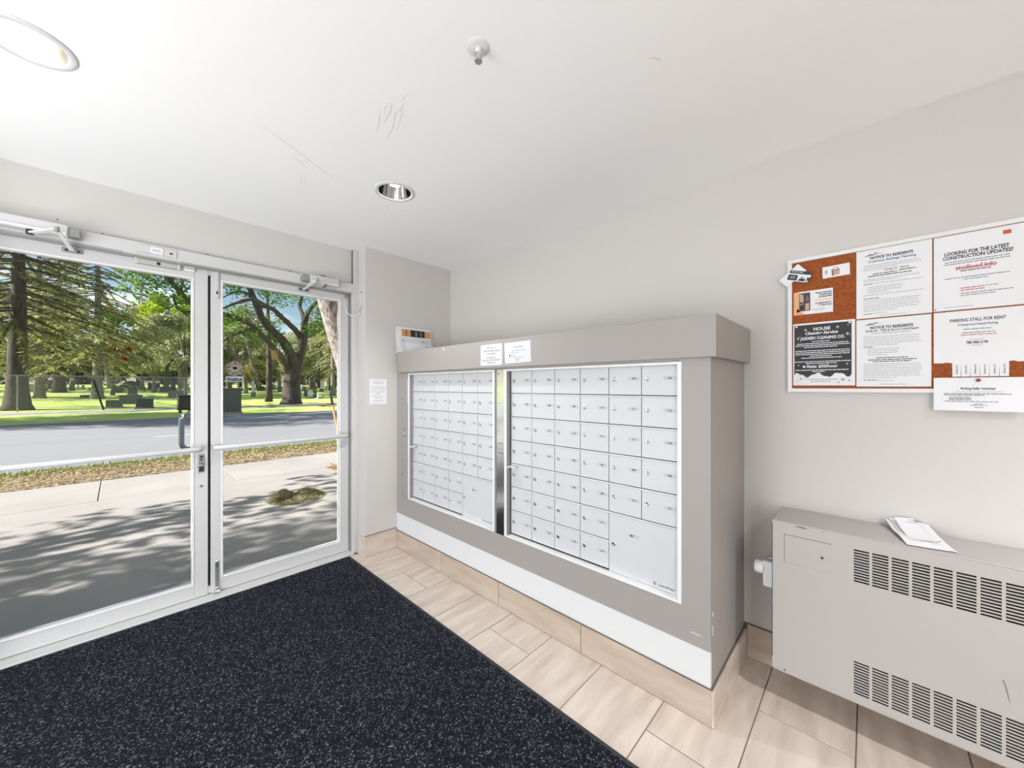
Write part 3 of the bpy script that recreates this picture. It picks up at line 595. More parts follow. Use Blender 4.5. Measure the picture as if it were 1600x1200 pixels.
def logo(p, x, y):
    p.poly([(x, y), (x+0.012, y+0.006), (x+0.02, y+0.004), (x+0.028, y+0.009), (x+0.038, y+0.005), (x+0.052, y+0.002), (x+0.03, y+0.0045), (x+0.02, y+0.001)], M_ink3); p.line(x-0.004, x+0.03, y-0.001, 0.002, M_ink3)
Z1 = 0.0011
# first notice
t = board('notice_to_residents', 'notice to residents with blue subtitle, upper middle of the cork board', -0.037, 1.626, 0.214, 0.283); p = Print()
logo(p, 0.03, 0.259); p.text('NOTICE TO RESIDENTS', 0.042, 0.243, 0.0105, M_ink, 0.122, bold=0.035); p.text('Common Railings Painting', 0.036, 0.229, 0.0098, M_blue, 0.136, bold=0.02)
para(p, 0.022, 0.19, 0.217, 3, 0.0085); p.text('Friday to', 0.085, 0.189, 0.006, M_ink, 0.036, bold=0.02); p.text('8:00 am', 0.128, 0.190, 0.006, M_ink, 0.026, bold=0.02); p.line(0.05, 0.12, 0.180, 0.003, M_ink); p.line(0.125, 0.172, 0.183, 0.003, M_ink); p.line(0.036, 0.16, 0.172, 0.003, M_ink)
para(p, 0.022, 0.19, 0.159, 2, 0.007); p.line(0.022, 0.05, 0.141, 0.003, M_ink3); para(p, 0.055, 0.19, 0.141, 1, 1, last=1); para(p, 0.034, 0.14, 0.127, 4, 0.0075); para(p, 0.022, 0.19, 0.095, 1, 1, last=1)
p.line(0.022, 0.068, 0.081, 0.003, M_ink3); para(p, 0.022, 0.188, 0.072, 6, 0.0085); p.line(0.022, 0.048, 0.017, 0.003, M_ink3); p.line(0.05, 0.095, 0.018, 0.002, M_ink2); p.line(0.07, 0.145, 0.008, 0.002, M_ink2); p.build(t, Z1, 'lettering')
# second notice
t = board('notice_to_residents', 'notice to residents in black only, lower middle of the cork board', -0.037, 1.342, 0.212, 0.279); p = Print()
logo(p, 0.03, 0.256); p.text('NOTICE TO RESIDENTS', 0.042, 0.238, 0.0105, M_ink, 0.122, bold=0.035); p.text('Studio #1 - Wall & Stucco Crack Repair', 0.028, 0.2265, 0.008, M_ink, 0.152, bold=0.02); p.text('Exterior Building Improvements', 0.046, 0.217, 0.0065, M_ink3, 0.112)
para(p, 0.022, 0.188, 0.205, 5, 0.0085); p.line(0.022, 0.05, 0.163, 0.003, M_ink3); para(p, 0.034, 0.13, 0.155, 4, 0.008); p.line(0.06, 0.15, 0.118, 0.003, M_ink); p.line(0.036, 0.175, 0.110, 0.003, M_ink); p.line(0.05, 0.16, 0.103, 0.003, M_ink)
para(p, 0.022, 0.188, 0.092, 8, 0.0078); p.line(0.022, 0.06, 0.027, 0.003, M_ink3); p.line(0.062, 0.11, 0.025, 0.002, M_ink2); p.line(0.07, 0.145, 0.010, 0.002, M_ink2); p.build(t, Z1, 'lettering')
# construction updates
t = board('construction_notice', 'white notice asking about latest construction updates, top right of the cork board', 0.181, 1.627, 0.212, 0.281); p = Print(); M_or = mat('orange_red', srgb(196, 84, 54), 0.7)
p.rect(0.163, 0.181, 0.252, 0.266, M_or); p.text('LOOKING FOR THE LATEST', 0.027, 0.206, 0.0125, M_ink, 0.150, bold=0.03); p.text('CONSTRUCTION UPDATES?', 0.023, 0.190, 0.0125, M_ink, 0.162, bold=0.03)
p.line(0.028, 0.178, 0.180, 0.0026, M_ink3); p.line(0.026, 0.18, 0.172, 0.0026, M_ink3); p.text('studioed.info', 0.054, 0.149, 0.014, M_red, 0.095, bold=0.03); p.line(0.066, 0.138, 0.143, 0.0028, M_ink); p.line(0.027, 0.178, 0.119, 0.0024, M_ink3); p.line(0.074, 0.13, 0.111, 0.0024, M_ink3)
p.line(0.066, 0.122, 0.079, 0.003, M_red); p.line(0.124, 0.152, 0.080, 0.002, M_ink3); p.line(0.066, 0.122, 0.071, 0.003, M_red); p.line(0.066, 0.185, 0.060, 0.0024, M_ink3); p.line(0.066, 0.147, 0.052, 0.0024, M_ink3); p.line(0.026, 0.095, 0.012, 0.002, M_ink2)
p.build(t, Z1, 'lettering'); MB().lathe([(0, 0.006), (0.002, 0.006), (0.002, 0.001)], (0.004, 0.006, 0), 'z', 8).build('pin', M_gap, t)
# parking stall with tear-off tabs; some tabs are gone
tabs = [(0.0, 0.006), (0.0, 0.193), (0.212, 0.193), (0.212, 0.0035), (0.192, 0.0025), (0.186, 0.006), (0.177, 0.005)]
tabs = [(0, 0.052), (0.0, 0.243), (0.212, 0.243), (0.212, 0.051), (0.195, 0.0505), (0.188, 0.054), (0.177, 0.053)]
for k in range(5, -1, -1): xa = 0.046+k*0.0218; tabs += [(xa+0.0214, 0.05 if k == 5 else 0.049), (xa+0.0212, 0.0), (xa+0.0006, -0.0005)]
tabs += [(0.046, 0.050), (0.036, 0.0525), (0.028, 0.0525), (0.022, 0.050)]
t = board('parking_notice', 'parking stall for rent notice with tear-off tabs, two already torn away', 0.181, 1.379, 0.212, 0.243, poly=tabs); p = Print()
p.text('PARKING STALL FOR RENT', 0.040, 0.203, 0.0115, M_ink, 0.130, bold=0.02, shear=0.15); p.text('Underground Heated Parking', 0.060, 0.188, 0.0072, M_ink, 0.092, bold=0.02); p.line(0.073, 0.138, 0.174, 0.0028, M_ink3); p.line(0.07, 0.147, 0.161, 0.0028, M_ink3); p.line(0.066, 0.15, 0.153, 0.0028, M_red)
p.line(0.086, 0.122, 0.135, 0.002, M_ink2); p.text('780-984-2199', 0.080, 0.120, 0.0095, M_ink, 0.050, bold=0.03); p.line(0.093, 0.118, 0.114, 0.002, M_ink2)
for k in range(6): p.text('780-984-2199', 0.0595+k*0.0218, 0.009, 0.0042, M_ink3, 0.033, rot=PI/2, bold=0.02)
p.build(t, Z1, 'lettering')
# parking stalls notice that hangs over the frame
t = board('parking_stalls_notice', 'landscape white notice hung over the board frame by one red pin', 0.180, 1.253, 0.215, 0.122, X=BX-0.008); p = Print()
p.text('Parking Stalls Unlimited', 0.066, 0.078, 0.0085, M_ink, 0.080, bold=0.025); p.line(0.055, 0.165, 0.070, 0.0018, M_ink2); p.line(0.025, 0.182, 0.0625, 0.0026, M_ink3); p.line(0.025, 0.122, 0.0575, 0.0024, M_ink3)
for i, xx in enumerate((0.088, 0.094, 0.094)): p.line(0.038, xx, 0.0500-i*0.0047, 0.0024, M_ink3)
p.line(0.027, 0.152, 0.0345, 0.0022, M_ink3); p.line(0.098, 0.117, 0.026, 0.002, M_ink3); p.line(0.088, 0.128, 0.0215, 0.002, M_ink3); p.line(0.098, 0.119, 0.0135, 0.002, M_ink3); p.build(t, Z1, 'lettering')
MB().lathe([(0, 0.008), (0.0055, 0.007), (0.006, 0.004), (0.003, 0.002), (0.003, 0)], (0.107, 0.112, 0.001), 'z', 14).build('push_pin', mat('red_plastic', srgb(150, 52, 44), 0.3), t, True)
# black flyer
t = board('cleaning_flyer', 'black and white house cleaning flyer with stars, lower left of the cork board', -0.252, 1.347, 0.211, 0.282, cat='flyer'); p = Print(); M_fk = mat('flyer_black', srgb(42, 43, 46), 0.6); M_fw = mat('flyer_white', srgb(226, 227, 230), 0.7)
p.poly([(0.004, 0.046)]+[(0.004+i*0.0082, 0.047+0.009*math.sin(i*0.72+0.6)+0.003*math.sin(i*1.9)) for i in range(1, 24)]+[(0.2, 0.048), (0.2, 0.274), (0.004, 0.274)], M_fk)
p.text('HOUSE', 0.102, 0.246, 0.0135, M_fw, 0.058, 'c', 0.03); p.text('Cleaning Service', 0.100, 0.229, 0.0125, M_fw, 0.112, 'c', 0.03, 0.25); p.text('JASDEEN CLEANING CO.', 0.102, 0.2065, 0.0125, M_fw, 0.152, 'c', 0.03)
p.line(0.068, 0.13, 0.197, 0.0032, M_fw); p.line(0.014, 0.19, 0.188, 0.0032, M_fw); p.line(0.008, 0.195, 0.180, 0.0032, M_fw); p.line(0.04, 0.155, 0.172, 0.0032, M_fw)
for i, (a, b_) in enumerate(((0.008, 0.195), (0.008, 0.195), (0.008, 0.193), (0.06, 0.135), (0.03, 0.168))): p.line(a, b_, 0.156-i*0.008, 0.0032, M_fw)
p.line(0.006, 0.197, 0.107, 0.0032, M_fw); p.line(0.045, 0.152, 0.099, 0.0032, M_fw); p.text('Rate: $30/hour', 0.103, 0.080, 0.0125, M_fw, 0.105, 'c', 0.03); p.poly([(0.033, 0.088), (0.042, 0.090), (0.047, 0.082), (0.038, 0.080)], M_fw); p.line(0.008, 0.19, 0.069, 0.0034, M_fw); p.line(0.07, 0.112, 0.062, 0.0034, M_fw)
for x, y, r_ in ((0.045, 0.251, 0.008), (0.155, 0.254, 0.008), (0.018, 0.214, 0.008), (0.187, 0.222, 0.009), (0.189, 0.259, 0.004), (0.024, 0.222, 0.003), (0.195, 0.216, 0.003), (0.02, 0.092, 0.005), (0.186, 0.093, 0.006)): p.star(x, y, r_, M_fw)
p.disc(0.012, 0.268, 0.004, M_fw); p.disc(0.194, 0.269, 0.004, M_fw)
p.line(0.05, 0.155, 0.0275, 0.0022, M_ink3); p.line(0.062, 0.132, 0.018, 0.0022, M_ink3)
for x, y, r_ in ((0.028, 0.030, 0.005), (0.044, 0.034, 0.003), (0.172, 0.026, 0.006), (0.192, 0.022, 0.004), (0.015, 0.022, 0.003), (0.158, 0.014, 0.004), (0.025, 0.045, 0.003)): p.disc(x, y, r_, M_ink2)
p.build(t, Z1, 'lettering')
# cards
t = board('bag_card', 'white card with a small drawn handbag pinned near the top of the cork', -0.147, 1.819, 0.09, 0.05, rot=0.03, cat='card'); p = Print(); M_pk = mat('dusty_pink', srgb(196, 160, 148), 0.8); M_br = mat('brown_print', srgb(130, 112, 98), 0.8)
p.poly([(0.032, 0.008), (0.056, 0.008), (0.058, 0.028), (0.030, 0.028)], M_pk); p.poly([(0.030, 0.028), (0.058, 0.028), (0.058, 0.032), (0.030, 0.032)], M_br); p.poly([(0.032, 0.006), (0.038, 0.006), (0.036, 0.026), (0.031, 0.028)], M_br)
for a in range(8): p.poly([(0.044+0.010*math.cos(PI*a/8), 0.032+0.011*math.sin(PI*a/8)), (0.044+0.010*math.cos(PI*(a+1)/8), 0.032+0.011*math.sin(PI*(a+1)/8)), (0.044+0.008*math.cos(PI*(a+1)/8), 0.032+0.009*math.sin(PI*(a+1)/8)), (0.044+0.008*math.cos(PI*a/8), 0.032+0.009*math.sin(PI*a/8))], M_br)
p.rect(0.009, 0.016, 0.018, 0.034, M_ink2); p.build(t, Z1, 'print')
t = board('photo_card', 'orange and white card with four dark photos, left edge of the cork board', -0.250, 1.669, 0.138, 0.105, rot=0.005, cat='card'); p = Print(); M_pe = mat('peach', srgb(226, 174, 130), 0.7); M_pb = mat('photo_brown', srgb(76, 66, 60), 0.7); M_pt = mat('photo_tan', srgb(186, 164, 140), 0.7)
p.poly([(0, 0), (0.042, 0), (0.012, 0.03), (0.012, 0.105), (0, 0.105)], M_pe); p.rect(0.012, 0.020, 0.012, 0.103, M_pe)
p.rect(0.020, 0.060, 0.016, 0.098, M_pb); p.poly([(0.022, 0.058), (0.036, 0.056), (0.036, 0.09), (0.022, 0.096)], M_pt); p.poly([(0.042, 0.018), (0.056, 0.02), (0.056, 0.052), (0.042, 0.048)], M_pk); p.poly([(0.043, 0.06), (0.056, 0.062), (0.052, 0.088), (0.046, 0.080)], M_ink3); p.poly([(0.022, 0.044), (0.036, 0.048), (0.034, 0.051), (0.022, 0.049)], M_pt); p.poly([(0.024, 0.024), (0.036, 0.026), (0.033, 0.038), (0.026, 0.036)], M_ink)
p.text('Home Care for', 0.134, 0.088, 0.0062, M_ink, 0.055, 'r', 0.03); p.text('residential', 0.134, 0.079, 0.0062, M_ink, 0.043, 'r', 0.03); p.text('properties', 0.134, 0.070, 0.0062, M_ink, 0.043, 'r', 0.03)
p.line(0.078, 0.134, 0.0605, 0.002, M_pe); p.line(0.078, 0.134, 0.0545, 0.002, M_pe); p.text('professional for', 0.134, 0.042, 0.0058, M_ink, 0.056, 'r', 0.03); p.text('a clean house', 0.134, 0.033, 0.0058, M_ink, 0.045, 'r', 0.03); p.line(0.07, 0.11, 0.020, 0.0018, M_ink2); p.line(0.07, 0.11, 0.014, 0.0018, M_ink2); p.build(t, Z1, 'print')
t = board('blank_card', 'tilted blank white card sticking out past the left board frame', -0.289, 1.849, 0.095, 0.047, rot=0.29, cat='card', X=BX-0.0075)
t.matrix_world = Matrix.Translation((BX-0.0075, 0.274, 1.804)) @ R_X @ Matrix.Rotation(0.72, 4, 'Z')
t = board('teal_card', 'small teal and black business card tilted over the blank white card', -0.275, 1.834, 0.083, 0.047, rot=-0.31, cat='card', X=BX-0.0095); p = Print(); M_te = mat('teal_black', srgb(28, 58, 62), 0.6); M_dk = mat('card_dark', srgb(44, 48, 56), 0.6)
p.rect(0, 0.083, 0.034, 0.047, M_te); p.rect(0.0, 0.036, 0.004, 0.028, M_dk); p.rect(0.072, 0.083, 0.0, 0.022, M_te); p.line(0.008, 0.028, 0.019, 0.0018, M_fw); p.line(0.008, 0.028, 0.013, 0.0018, M_fw); p.line(0.006, 0.05, 0.041, 0.0024, M_fw)
p.poly([(0.040, 0.004), (0.044, 0.012), (0.042, 0.006), (0.05, 0.024), (0.047, 0.008), (0.056, 0.026), (0.056, 0.012), (0.064, 0.018), (0.068, 0.004)], M_ink); p.disc(0.077, 0.005, 0.003, M_fw); p.build(t, Z1, 'print')

# notes on the fascia and the pillar
t = sheet('rounded_note', 'white rounded note with six lines of text on the cabinet fascia', 'note', R_X, Vector((1.5912, 1.787, 1.473)), 0.194, 0.129, m=M_paper3, poly=[(0.008, 0), (0.186, 0), (0.194, 0.008), (0.194, 0.122), (0.186, 0.130), (0.008, 0.130), (0, 0.122), (0, 0.008)]); p = Print()
p.text('PLEASE DO NOT', 0.098, 0.103, 0.009, M_ink, 0.088, 'c'); p.text('LEAVE ANY BELONGINGS', 0.098, 0.084, 0.0105, M_ink, 0.150, 'c'); p.text('OR GARBAGE', 0.098, 0.067, 0.009, M_ink, 0.080, 'c'); p.text('NOT PERMITTED', 0.098, 0.043, 0.009, M_ink, 0.084, 'c'); p.text('PLEASE USE THE GARBAGE BIN', 0.098, 0.028, 0.009, M_ink, 0.165, 'c'); p.text('THANK YOU', 0.098, 0.012, 0.009, M_ink, 0.080, 'c'); p.build(t, Z1, 'lettering')
t = sheet('bluish_note', 'faint bluish white note with pale lines on the cabinet fascia', 'note', R_X, Vector((1.5912, 1.572, 1.478)), 0.207, 0.126, m=M_paper3, poly=[(0.004, 0), (0.207, 0.003), (0.203, 0.124), (-0.004, 0.122)]); p = Print()
p.text('Attention All Residents', 0.110, 0.090, 0.0075, M_ink, 0.075, 'c'); p.line(0.055, 0.172, 0.073, 0.002, M_ink3); p.line(0.035, 0.11, 0.061, 0.002, M_ink3); p.disc(0.042, 0.046, 0.006, M_ink3); p.line(0.05, 0.09, 0.045, 0.002, M_ink3); p.line(0.04, 0.15, 0.034, 0.002, M_ink3); p.line(0.088, 0.12, 0.022, 0.003, M_ink3); p.line(0.094, 0.112, 0.014, 0.003, M_ink3); p.build(t, Z1, 'lettering')
t = sheet('wall_note', 'small white printed note on the pillar left of the mailboxes', 'note', R_Y, Vector((1.375, PY-0.0009, 1.2015)), 0.147, 0.2); p = Print()
p.text('ATTENTION ALL', 0.074, 0.178, 0.008, M_ink3, 0.095, 'c'); p.text('RESIDENTS', 0.074, 0.162, 0.008, M_ink3, 0.085, 'c'); p.text('NO MENUS OR FLYERS', 0.074, 0.132, 0.007, M_ink3, 0.115, 'c'); p.text('TO BE LEFT IN THE LOBBY', 0.074, 0.115, 0.007, M_ink3, 0.130, 'c'); p.text('OR ON THE MAILBOX', 0.074, 0.096, 0.007, M_ink3, 0.112, 'c'); p.text('AREA', 0.074, 0.081, 0.007, M_ink3, 0.04, 'c'); p.text('THANK YOU FOR', 0.074, 0.060, 0.007, M_ink3, 0.09, 'c'); p.text('HELPING', 0.074, 0.045, 0.007, M_ink3, 0.05, 'c'); p.text('THE MANAGEMENT', 0.074, 0.022, 0.007, M_ink3, 0.095, 'c'); p.build(t, Z1, 'lettering')
# sheets leaning in the corner on top of the cabinet
t = sheet('magazine', 'white magazine with orange and black photo strip leaning on top of cabinet', 'magazine', R_Y, Vector((1.594, 2.842, 1.6235)), 0.345, 0.222, th=0.004, tilt=-0.06); p = Print(); M_og = mat('photo_orange', srgb(204, 146, 86), 0.6); M_db = mat('photo_dark', srgb(44, 34, 32), 0.6); M_bl = mat('photo_blue', srgb(72, 108, 128), 0.6)
x0 = 0.054; p.rect(x0, x0+0.085, 0.145, 0.205, M_og); p.rect(x0+0.085, x0+0.225, 0.145, 0.205, M_db); p.rect(x0+0.225, x0+0.285, 0.145, 0.205, M_og); p.rect(x0+0.035, x0+0.052, 0.146, 0.204, M_br); p.rect(x0+0.13, x0+0.15, 0.15, 0.195, M_br); p.rect(x0+0.178, x0+0.196, 0.146, 0.2, M_bl); p.text('PLAN', 0.012, 0.02, 0.008, M_ink3, 0.04, rot=PI/2); p.text('A', 0.012, 0.195, 0.008, M_ink3); p.build(t, 0.0044, 'print')
t = sheet('envelope', 'white envelope with blue mark leaning in front of the magazine', 'envelope', R_Y, Vector((1.648, 2.834, 1.6225)), 0.30, 0.132, m=M_paper2, th=0.004, rot=0.02, tilt=-0.03, poly=[(0, 0), (0.30, 0.0), (0.285, 0.125), (-0.018, 0.132)]); p = Print()
p.disc(0.012, 0.108, 0.006, M_ink3); p.rect(0.185, 0.196, 0.098, 0.112, M_blue); p.rect(0.205, 0.212, 0.100, 0.114, M_bl); p.line(0.225, 0.26, 0.104, 0.004, M_ink2); p.build(t, 0.0044, 'print')
t = sheet('window_envelope', 'smaller front envelope leaning on the other one at the cabinet corner', 'envelope', R_Y, Vector((1.695, 2.826, 1.6225)), 0.262, 0.09, th=0.003, tilt=-0.03, poly=[(0, 0), (0.262, 0), (0.245, 0.088), (-0.03, 0.092)]); p = Print()
p.text('PAR', 0.172, 0.066, 0.008, M_ink, 0.03, bold=0.03); p.text('A', 0.222, 0.066, 0.012, M_ink3); p.line(0.07, 0.125, 0.040, 0.003, M_ink2); p.build(t, 0.0034, 'print')

# ------------------------------------------------------------------ ceiling fixtures
M_lit_satin = mat('lit_satin_reflector', (0.93, 0.91, 0.86, 1), 0.3, 1.0)  # pale cream puts the lit, washed-out look into the reflector colour
M_bulb = mat('lamp_glow', (1, 0.95, 0.86, 1), 0.5, emit=((1, 0.93, 0.82, 1), 6.0))
for i, (x, y) in enumerate(LIGHTS):
    t = thing('downlight', ['round recessed downlight with white ring, nearest the upper left corner', 'round chrome recessed downlight in the ceiling before the right door', 'added unseen downlight in the ceiling away from the doors, nearer the left wall', 'added unseen downlight in the ceiling past the heater'][i], 'ceiling light', (x, y, CZ), 'recessed ceiling downlights')
    MB().lathe([(0.088, -0.001), (0.092, -0.006), (0.106, -0.004), (0.112, 0.0), (0.094, 0.0)], (x, y, CZ), 'z', 40).build('trim_ring', M_white, t, True)
    MB().lathe([(0.089, -0.002), (0.086, 0.02), (0.080, 0.07), (0.068, 0.13)], (x, y, CZ), 'z', 40).build('reflector', M_lit_satin if i == 0 else M_chrome, t, True)
    MB().lathe([(0.0, 0.13), (0.07, 0.131), (0.0935, 0.131), (0.094, 0.0)], (x, y, CZ), 'z', 40).build('housing', M_white, t)
    MB().lathe([(0.0, 0.08), (0.022, 0.085), (0.034, 0.10), (0.03, 0.128)], (x, y, CZ), 'z', 24).build('bulb', M_bulb, t, True)
    l = bpy.data.lights.new('downlight_lamp', 'SPOT'); l.energy = (26, 58, 20, 165)[i]; l.spot_size = math.radians(125); l.spot_blend = 0.8; l.shadow_soft_size = 0.03; l.color = (0.97, 0.97, 1.0)
    lo = bpy.data.objects.new('downlight_lamp', l); COL.objects.link(lo); lo.parent = t; lo.location = (0, 0, 0.07)
t = thing('sprinkler', 'small white pendant fire sprinkler on the ceiling', 'sprinkler', (0.805, 0.915, CZ)); sx_, sy_ = 0.805, 0.915
M_sp = mat('sprinkler_white', srgb(222, 222, 222), 0.4)
MB().lathe([(0.0, -0.006), (0.02, -0.006), (0.036, -0.002), (0.038, 0.0)], (sx_, sy_, CZ), 'z', 24).build('escutcheon', M_sp, t, True)
MB().tube([(sx_, sy_, CZ-0.005), (sx_, sy_, CZ-0.02)], 0.009, 12).build('nozzle', M_sp, t)
MB().tube([(sx_-0.008, sy_, CZ-0.02), (sx_-0.013, sy_, CZ-0.03), (sx_-0.003, sy_, CZ-0.044)], 0.002, 6).tube([(sx_+0.008, sy_, CZ-0.02), (sx_+0.013, sy_, CZ-0.03), (sx_+0.003, sy_, CZ-0.044)], 0.002, 6).build('yoke', M_galv, t)
MB().lathe([(0.0, -0.046), (0.012, -0.047), (0.013, -0.044), (0.0, -0.043)], (sx_, sy_, CZ), 'z', 16).build('deflector', M_galv, t)

# two warm wall lamps of the lobby; the right door pane mirrors them
M_shade = mat('lamp_shade', (1, 0.72, 0.42, 1), 0.6, emit=((1.0, 0.55, 0.24, 1), 9.0))
for px, py, lb in ((387, 576, 'warm wall lamp on the lobby back wall, farther from the corner'), (428, 555, 'warm wall lamp on the lobby back wall, close to the corner')):
    p = at(px, py, 2*(LY+0.025)+2.24); t = thing('wall_lamp', lb, 'wall lamp', (p.x, -2.3, p.z))
    MB().box(p.x-0.05, p.x+0.05, -2.3, -2.285, p.z-0.08, p.z+0.08, 0.004).build('back_plate', M_brush, t)
    MB().lathe([(0.045, -0.09), (0.06, 0.09)], (p.x, -2.225, p.z), 'z', 20).build('shade', M_shade, t, True)
    MB().tube([(p.x, -2.29, p.z), (p.x, -2.24, p.z), (p.x, -2.225, p.z+0.03)], 0.008, 8).build('arm', M_brush, t)

# ------------------------------------------------------------------ entrance mat
t = thing('entrance_mat', 'large dark blue-grey flecked carpet mat in front of the doors', 'mat', (0.15, 1.2, 0))
MB().box(-0.98, 1.243, -0.45, 2.952, 0.0005, 0.009, 0.002).build('carpet', M_mat, t)
M_rub = mat('black_rubber', srgb(46, 48, 54), 0.8)
MB().box(1.243, 1.262, -0.47, 2.967, 0.0005, 0.006, 0.002).box(-1.0, -0.98, -0.47, 2.967, 0.0005, 0.006, 0.002).box(-0.98, 1.243, 2.952, 2.967, 0.0005, 0.006, 0.002).box(-0.98, 1.243, -0.47, -0.45, 0.0005, 0.006, 0.002).build('rubber_edge', M_rub, t)

# ------------------------------------------------------------------ outside: paving, road, lawn
pav = struct('paving', MB().box(-30, 40, 3.16, 8.0, -0.3, -0.024), mat('joint_dark', srgb(120, 114, 108), 0.95))
def slab(x0, x1, y0, y1): MB().box(x0+0.004, x1-0.004, y0+0.004, y1-0.004, -0.2, -0.012+random.uniform(-0.002, 0.002), 0.004).build('slab', M_conc, pav)
xs = [-12, -7.5, -4.2, -1.6, 2.4]
for a, b_ in zip(xs, xs[1:]): slab(a, b_, 3.17, 6.6)
slab(2.4, 6.5, 3.17, 5.6)
xs = [-12.3, -9, -5.9, -3, -0.16, 1.19, 4.2, 7.2, 10.4, 14]
for a, b_ in zip(xs, xs[1:]): slab(a, b_, 6.6, 8.0)
struct('ground_strip', MB().box(-40, 60, 8.0, 9.62, -0.3, -0.012), M_strip)
struct('planting_bed', MB().box(2.4, 14, 5.6, 6.6, -0.2, -0.004).box(6.5, 14, 3.2, 5.6, -0.2, -0.004), M_strip)
cu = struct('curb', MB().box(-60, 80, 9.62, 9.76, -0.3, -0.01, 0.01), M_conc); MB().box(-60, 80, 21.7, 21.85, -0.3, 0.0, 0.01).build('far_curb', M_conc, cu)
rd = struct('road', MB().box(-60, 80, 9.76, 21.7, -0.3, -0.06), M_asph); M_rpaint = mat('road_paint', srgb(206, 204, 198), 0.8)
for k in range(-4, 6): MB().box(0.69+k*9, 2.2+k*9, 14.36, 14.48, -0.061, -0.0565).build('centre_line', M_rpaint, rd)
struct('boulevard', MB().box(-60, 90, 21.85, 28.5, -0.3, 0.0), M_lawn); struct('far_sidewalk', MB().box(-60, 90, 28.5, 31.4, -0.3, 0.005), M_conc); struct('lawn', MB().prism([(-120, 31.4, -0.3), (-120, 31.4, 0), (-120, 33, 0), (-120, 95, 1.674), (-120, 170, 1.674), (-120, 170, -0.3)], (300, 0, 0)), M_lawn)
# fallen leaves and grass
def scatter(n_, x, y, z, size, seed, up=0.4):
    g = np.random.default_rng(seed); P = np.stack([g.uniform(*x, n_), g.uniform(*y, n_), g.uniform(*z, n_)], 1)
    a = g.uniform(0, 2*PI, n_); d = np.stack([np.cos(a), np.sin(a), g.uniform(-up, up, n_)], 1); s_ = np.stack([-np.sin(a), np.cos(a), g.uniform(-up, up, n_)], 1)
    L = g.uniform(*size, n_)[:, None]
    return np.stack([P-d*L, P+s_*L*0.55, P+d*L, P-s_*L*0.55], 1)
M_fall = leaf_mat('fallen_leaf', [srgb(116, 94, 72), srgb(168, 146, 112), srgb(204, 186, 150), srgb(140, 112, 84), srgb(184, 160, 120)], 0.2)
M_fallo = leaf_mat('orange_leaf', [srgb(150, 84, 46), srgb(206, 150, 96), srgb(226, 190, 150), srgb(180, 106, 62)], 0.2)
M_gr = leaf_mat('grass_blade', [srgb(96, 120, 52), srgb(150, 160, 86), srgb(120, 136, 60)], 0.3)
o = quads('fallen_leaves', scatter(9000, (-2.5, 7), (8.0, 9.4), (0.0, 0.03), (0.012, 0.035), 3), M_fall); tag(o, 'dry leaves littering the grass strip by the near curb', 'leaves', kind='stuff')
g = np.random.default_rng(5); n_ = 6500; P = np.stack([g.uniform(-2.5, 7, n_), 8.1+1.5*g.beta(4.0, 1.0, n_), np.full(n_, -0.01)], 1); hh = g.uniform(0.03, 0.08, n_)[:, None]; a = g.uniform(0, 2*PI, n_); d = np.stack([np.cos(a), np.sin(a), 0*a], 1)*0.006; lean = np.stack([g.normal(0, 0.3, n_), g.normal(0, 0.3, n_), np.ones(n_)], 1)
o = quads('grass_blades', np.stack([P-d, P+d, P+lean*hh], 1), M_gr, F=3); tag(o, 'grass growing along the near curb beside the road', 'grass', kind='stuff')
o = quads('orange_leaves', scatter(2600, (2.4, 6.4), (5.6, 6.6), (0.0, 0.05), (0.015, 0.04), 8), M_fallo); tag(o, 'orange fallen leaves in the bed right of the paving', 'leaves', kind='stuff')
V = scatter(2600, (9.6, 15), (23.0, 28), (0.0, 0.05), (0.04, 0.10), 9); o = quads('tree_leaves', V, M_fall); tag(o, 'brown leaves heaped on the grass below the forked tree', 'leaves', kind='stuff')
# clippings heap on the paving: two mounds of thin stalks
g = np.random.default_rng(11); n_ = 7000; c_ = np.array([[1.37, 5.08, 0.13, 0.15], [1.62, 5.05, 0.11, 0.17], [1.5, 5.0, 0.05, 0.26]])[g.integers(0, 3, n_)]; rr = g.uniform(0, 1, n_)**0.5; a = g.uniform(0, 2*PI, n_)
P = np.stack([c_[:, 0]+np.cos(a)*rr*c_[:, 3]*1.15, c_[:, 1]+np.sin(a)*rr*c_[:, 3], -0.01+c_[:, 2]*(1-rr**1.3)*g.uniform(0.75, 1, n_)], 1)
a = g.uniform(0, 2*PI, n_); d = np.stack([np.cos(a), np.sin(a), g.uniform(-0.5, 0.5, n_)], 1)*g.uniform(0.01, 0.04, n_)[:, None]; s_ = np.stack([-np.sin(a), np.cos(a), g.uniform(-.5, .5, n_)], 1)*0.0035
o = quads('clippings_heap', np.stack([P-d, P+s_, P+d, P-s_], 1), leaf_mat('clipping', [srgb(120, 114, 84), srgb(190, 182, 138), srgb(156, 148, 110), srgb(140, 138, 98)], 0.1)); tag(o, 'heap of dry garden clippings on the paving outside the right door', 'clippings', kind='stuff')

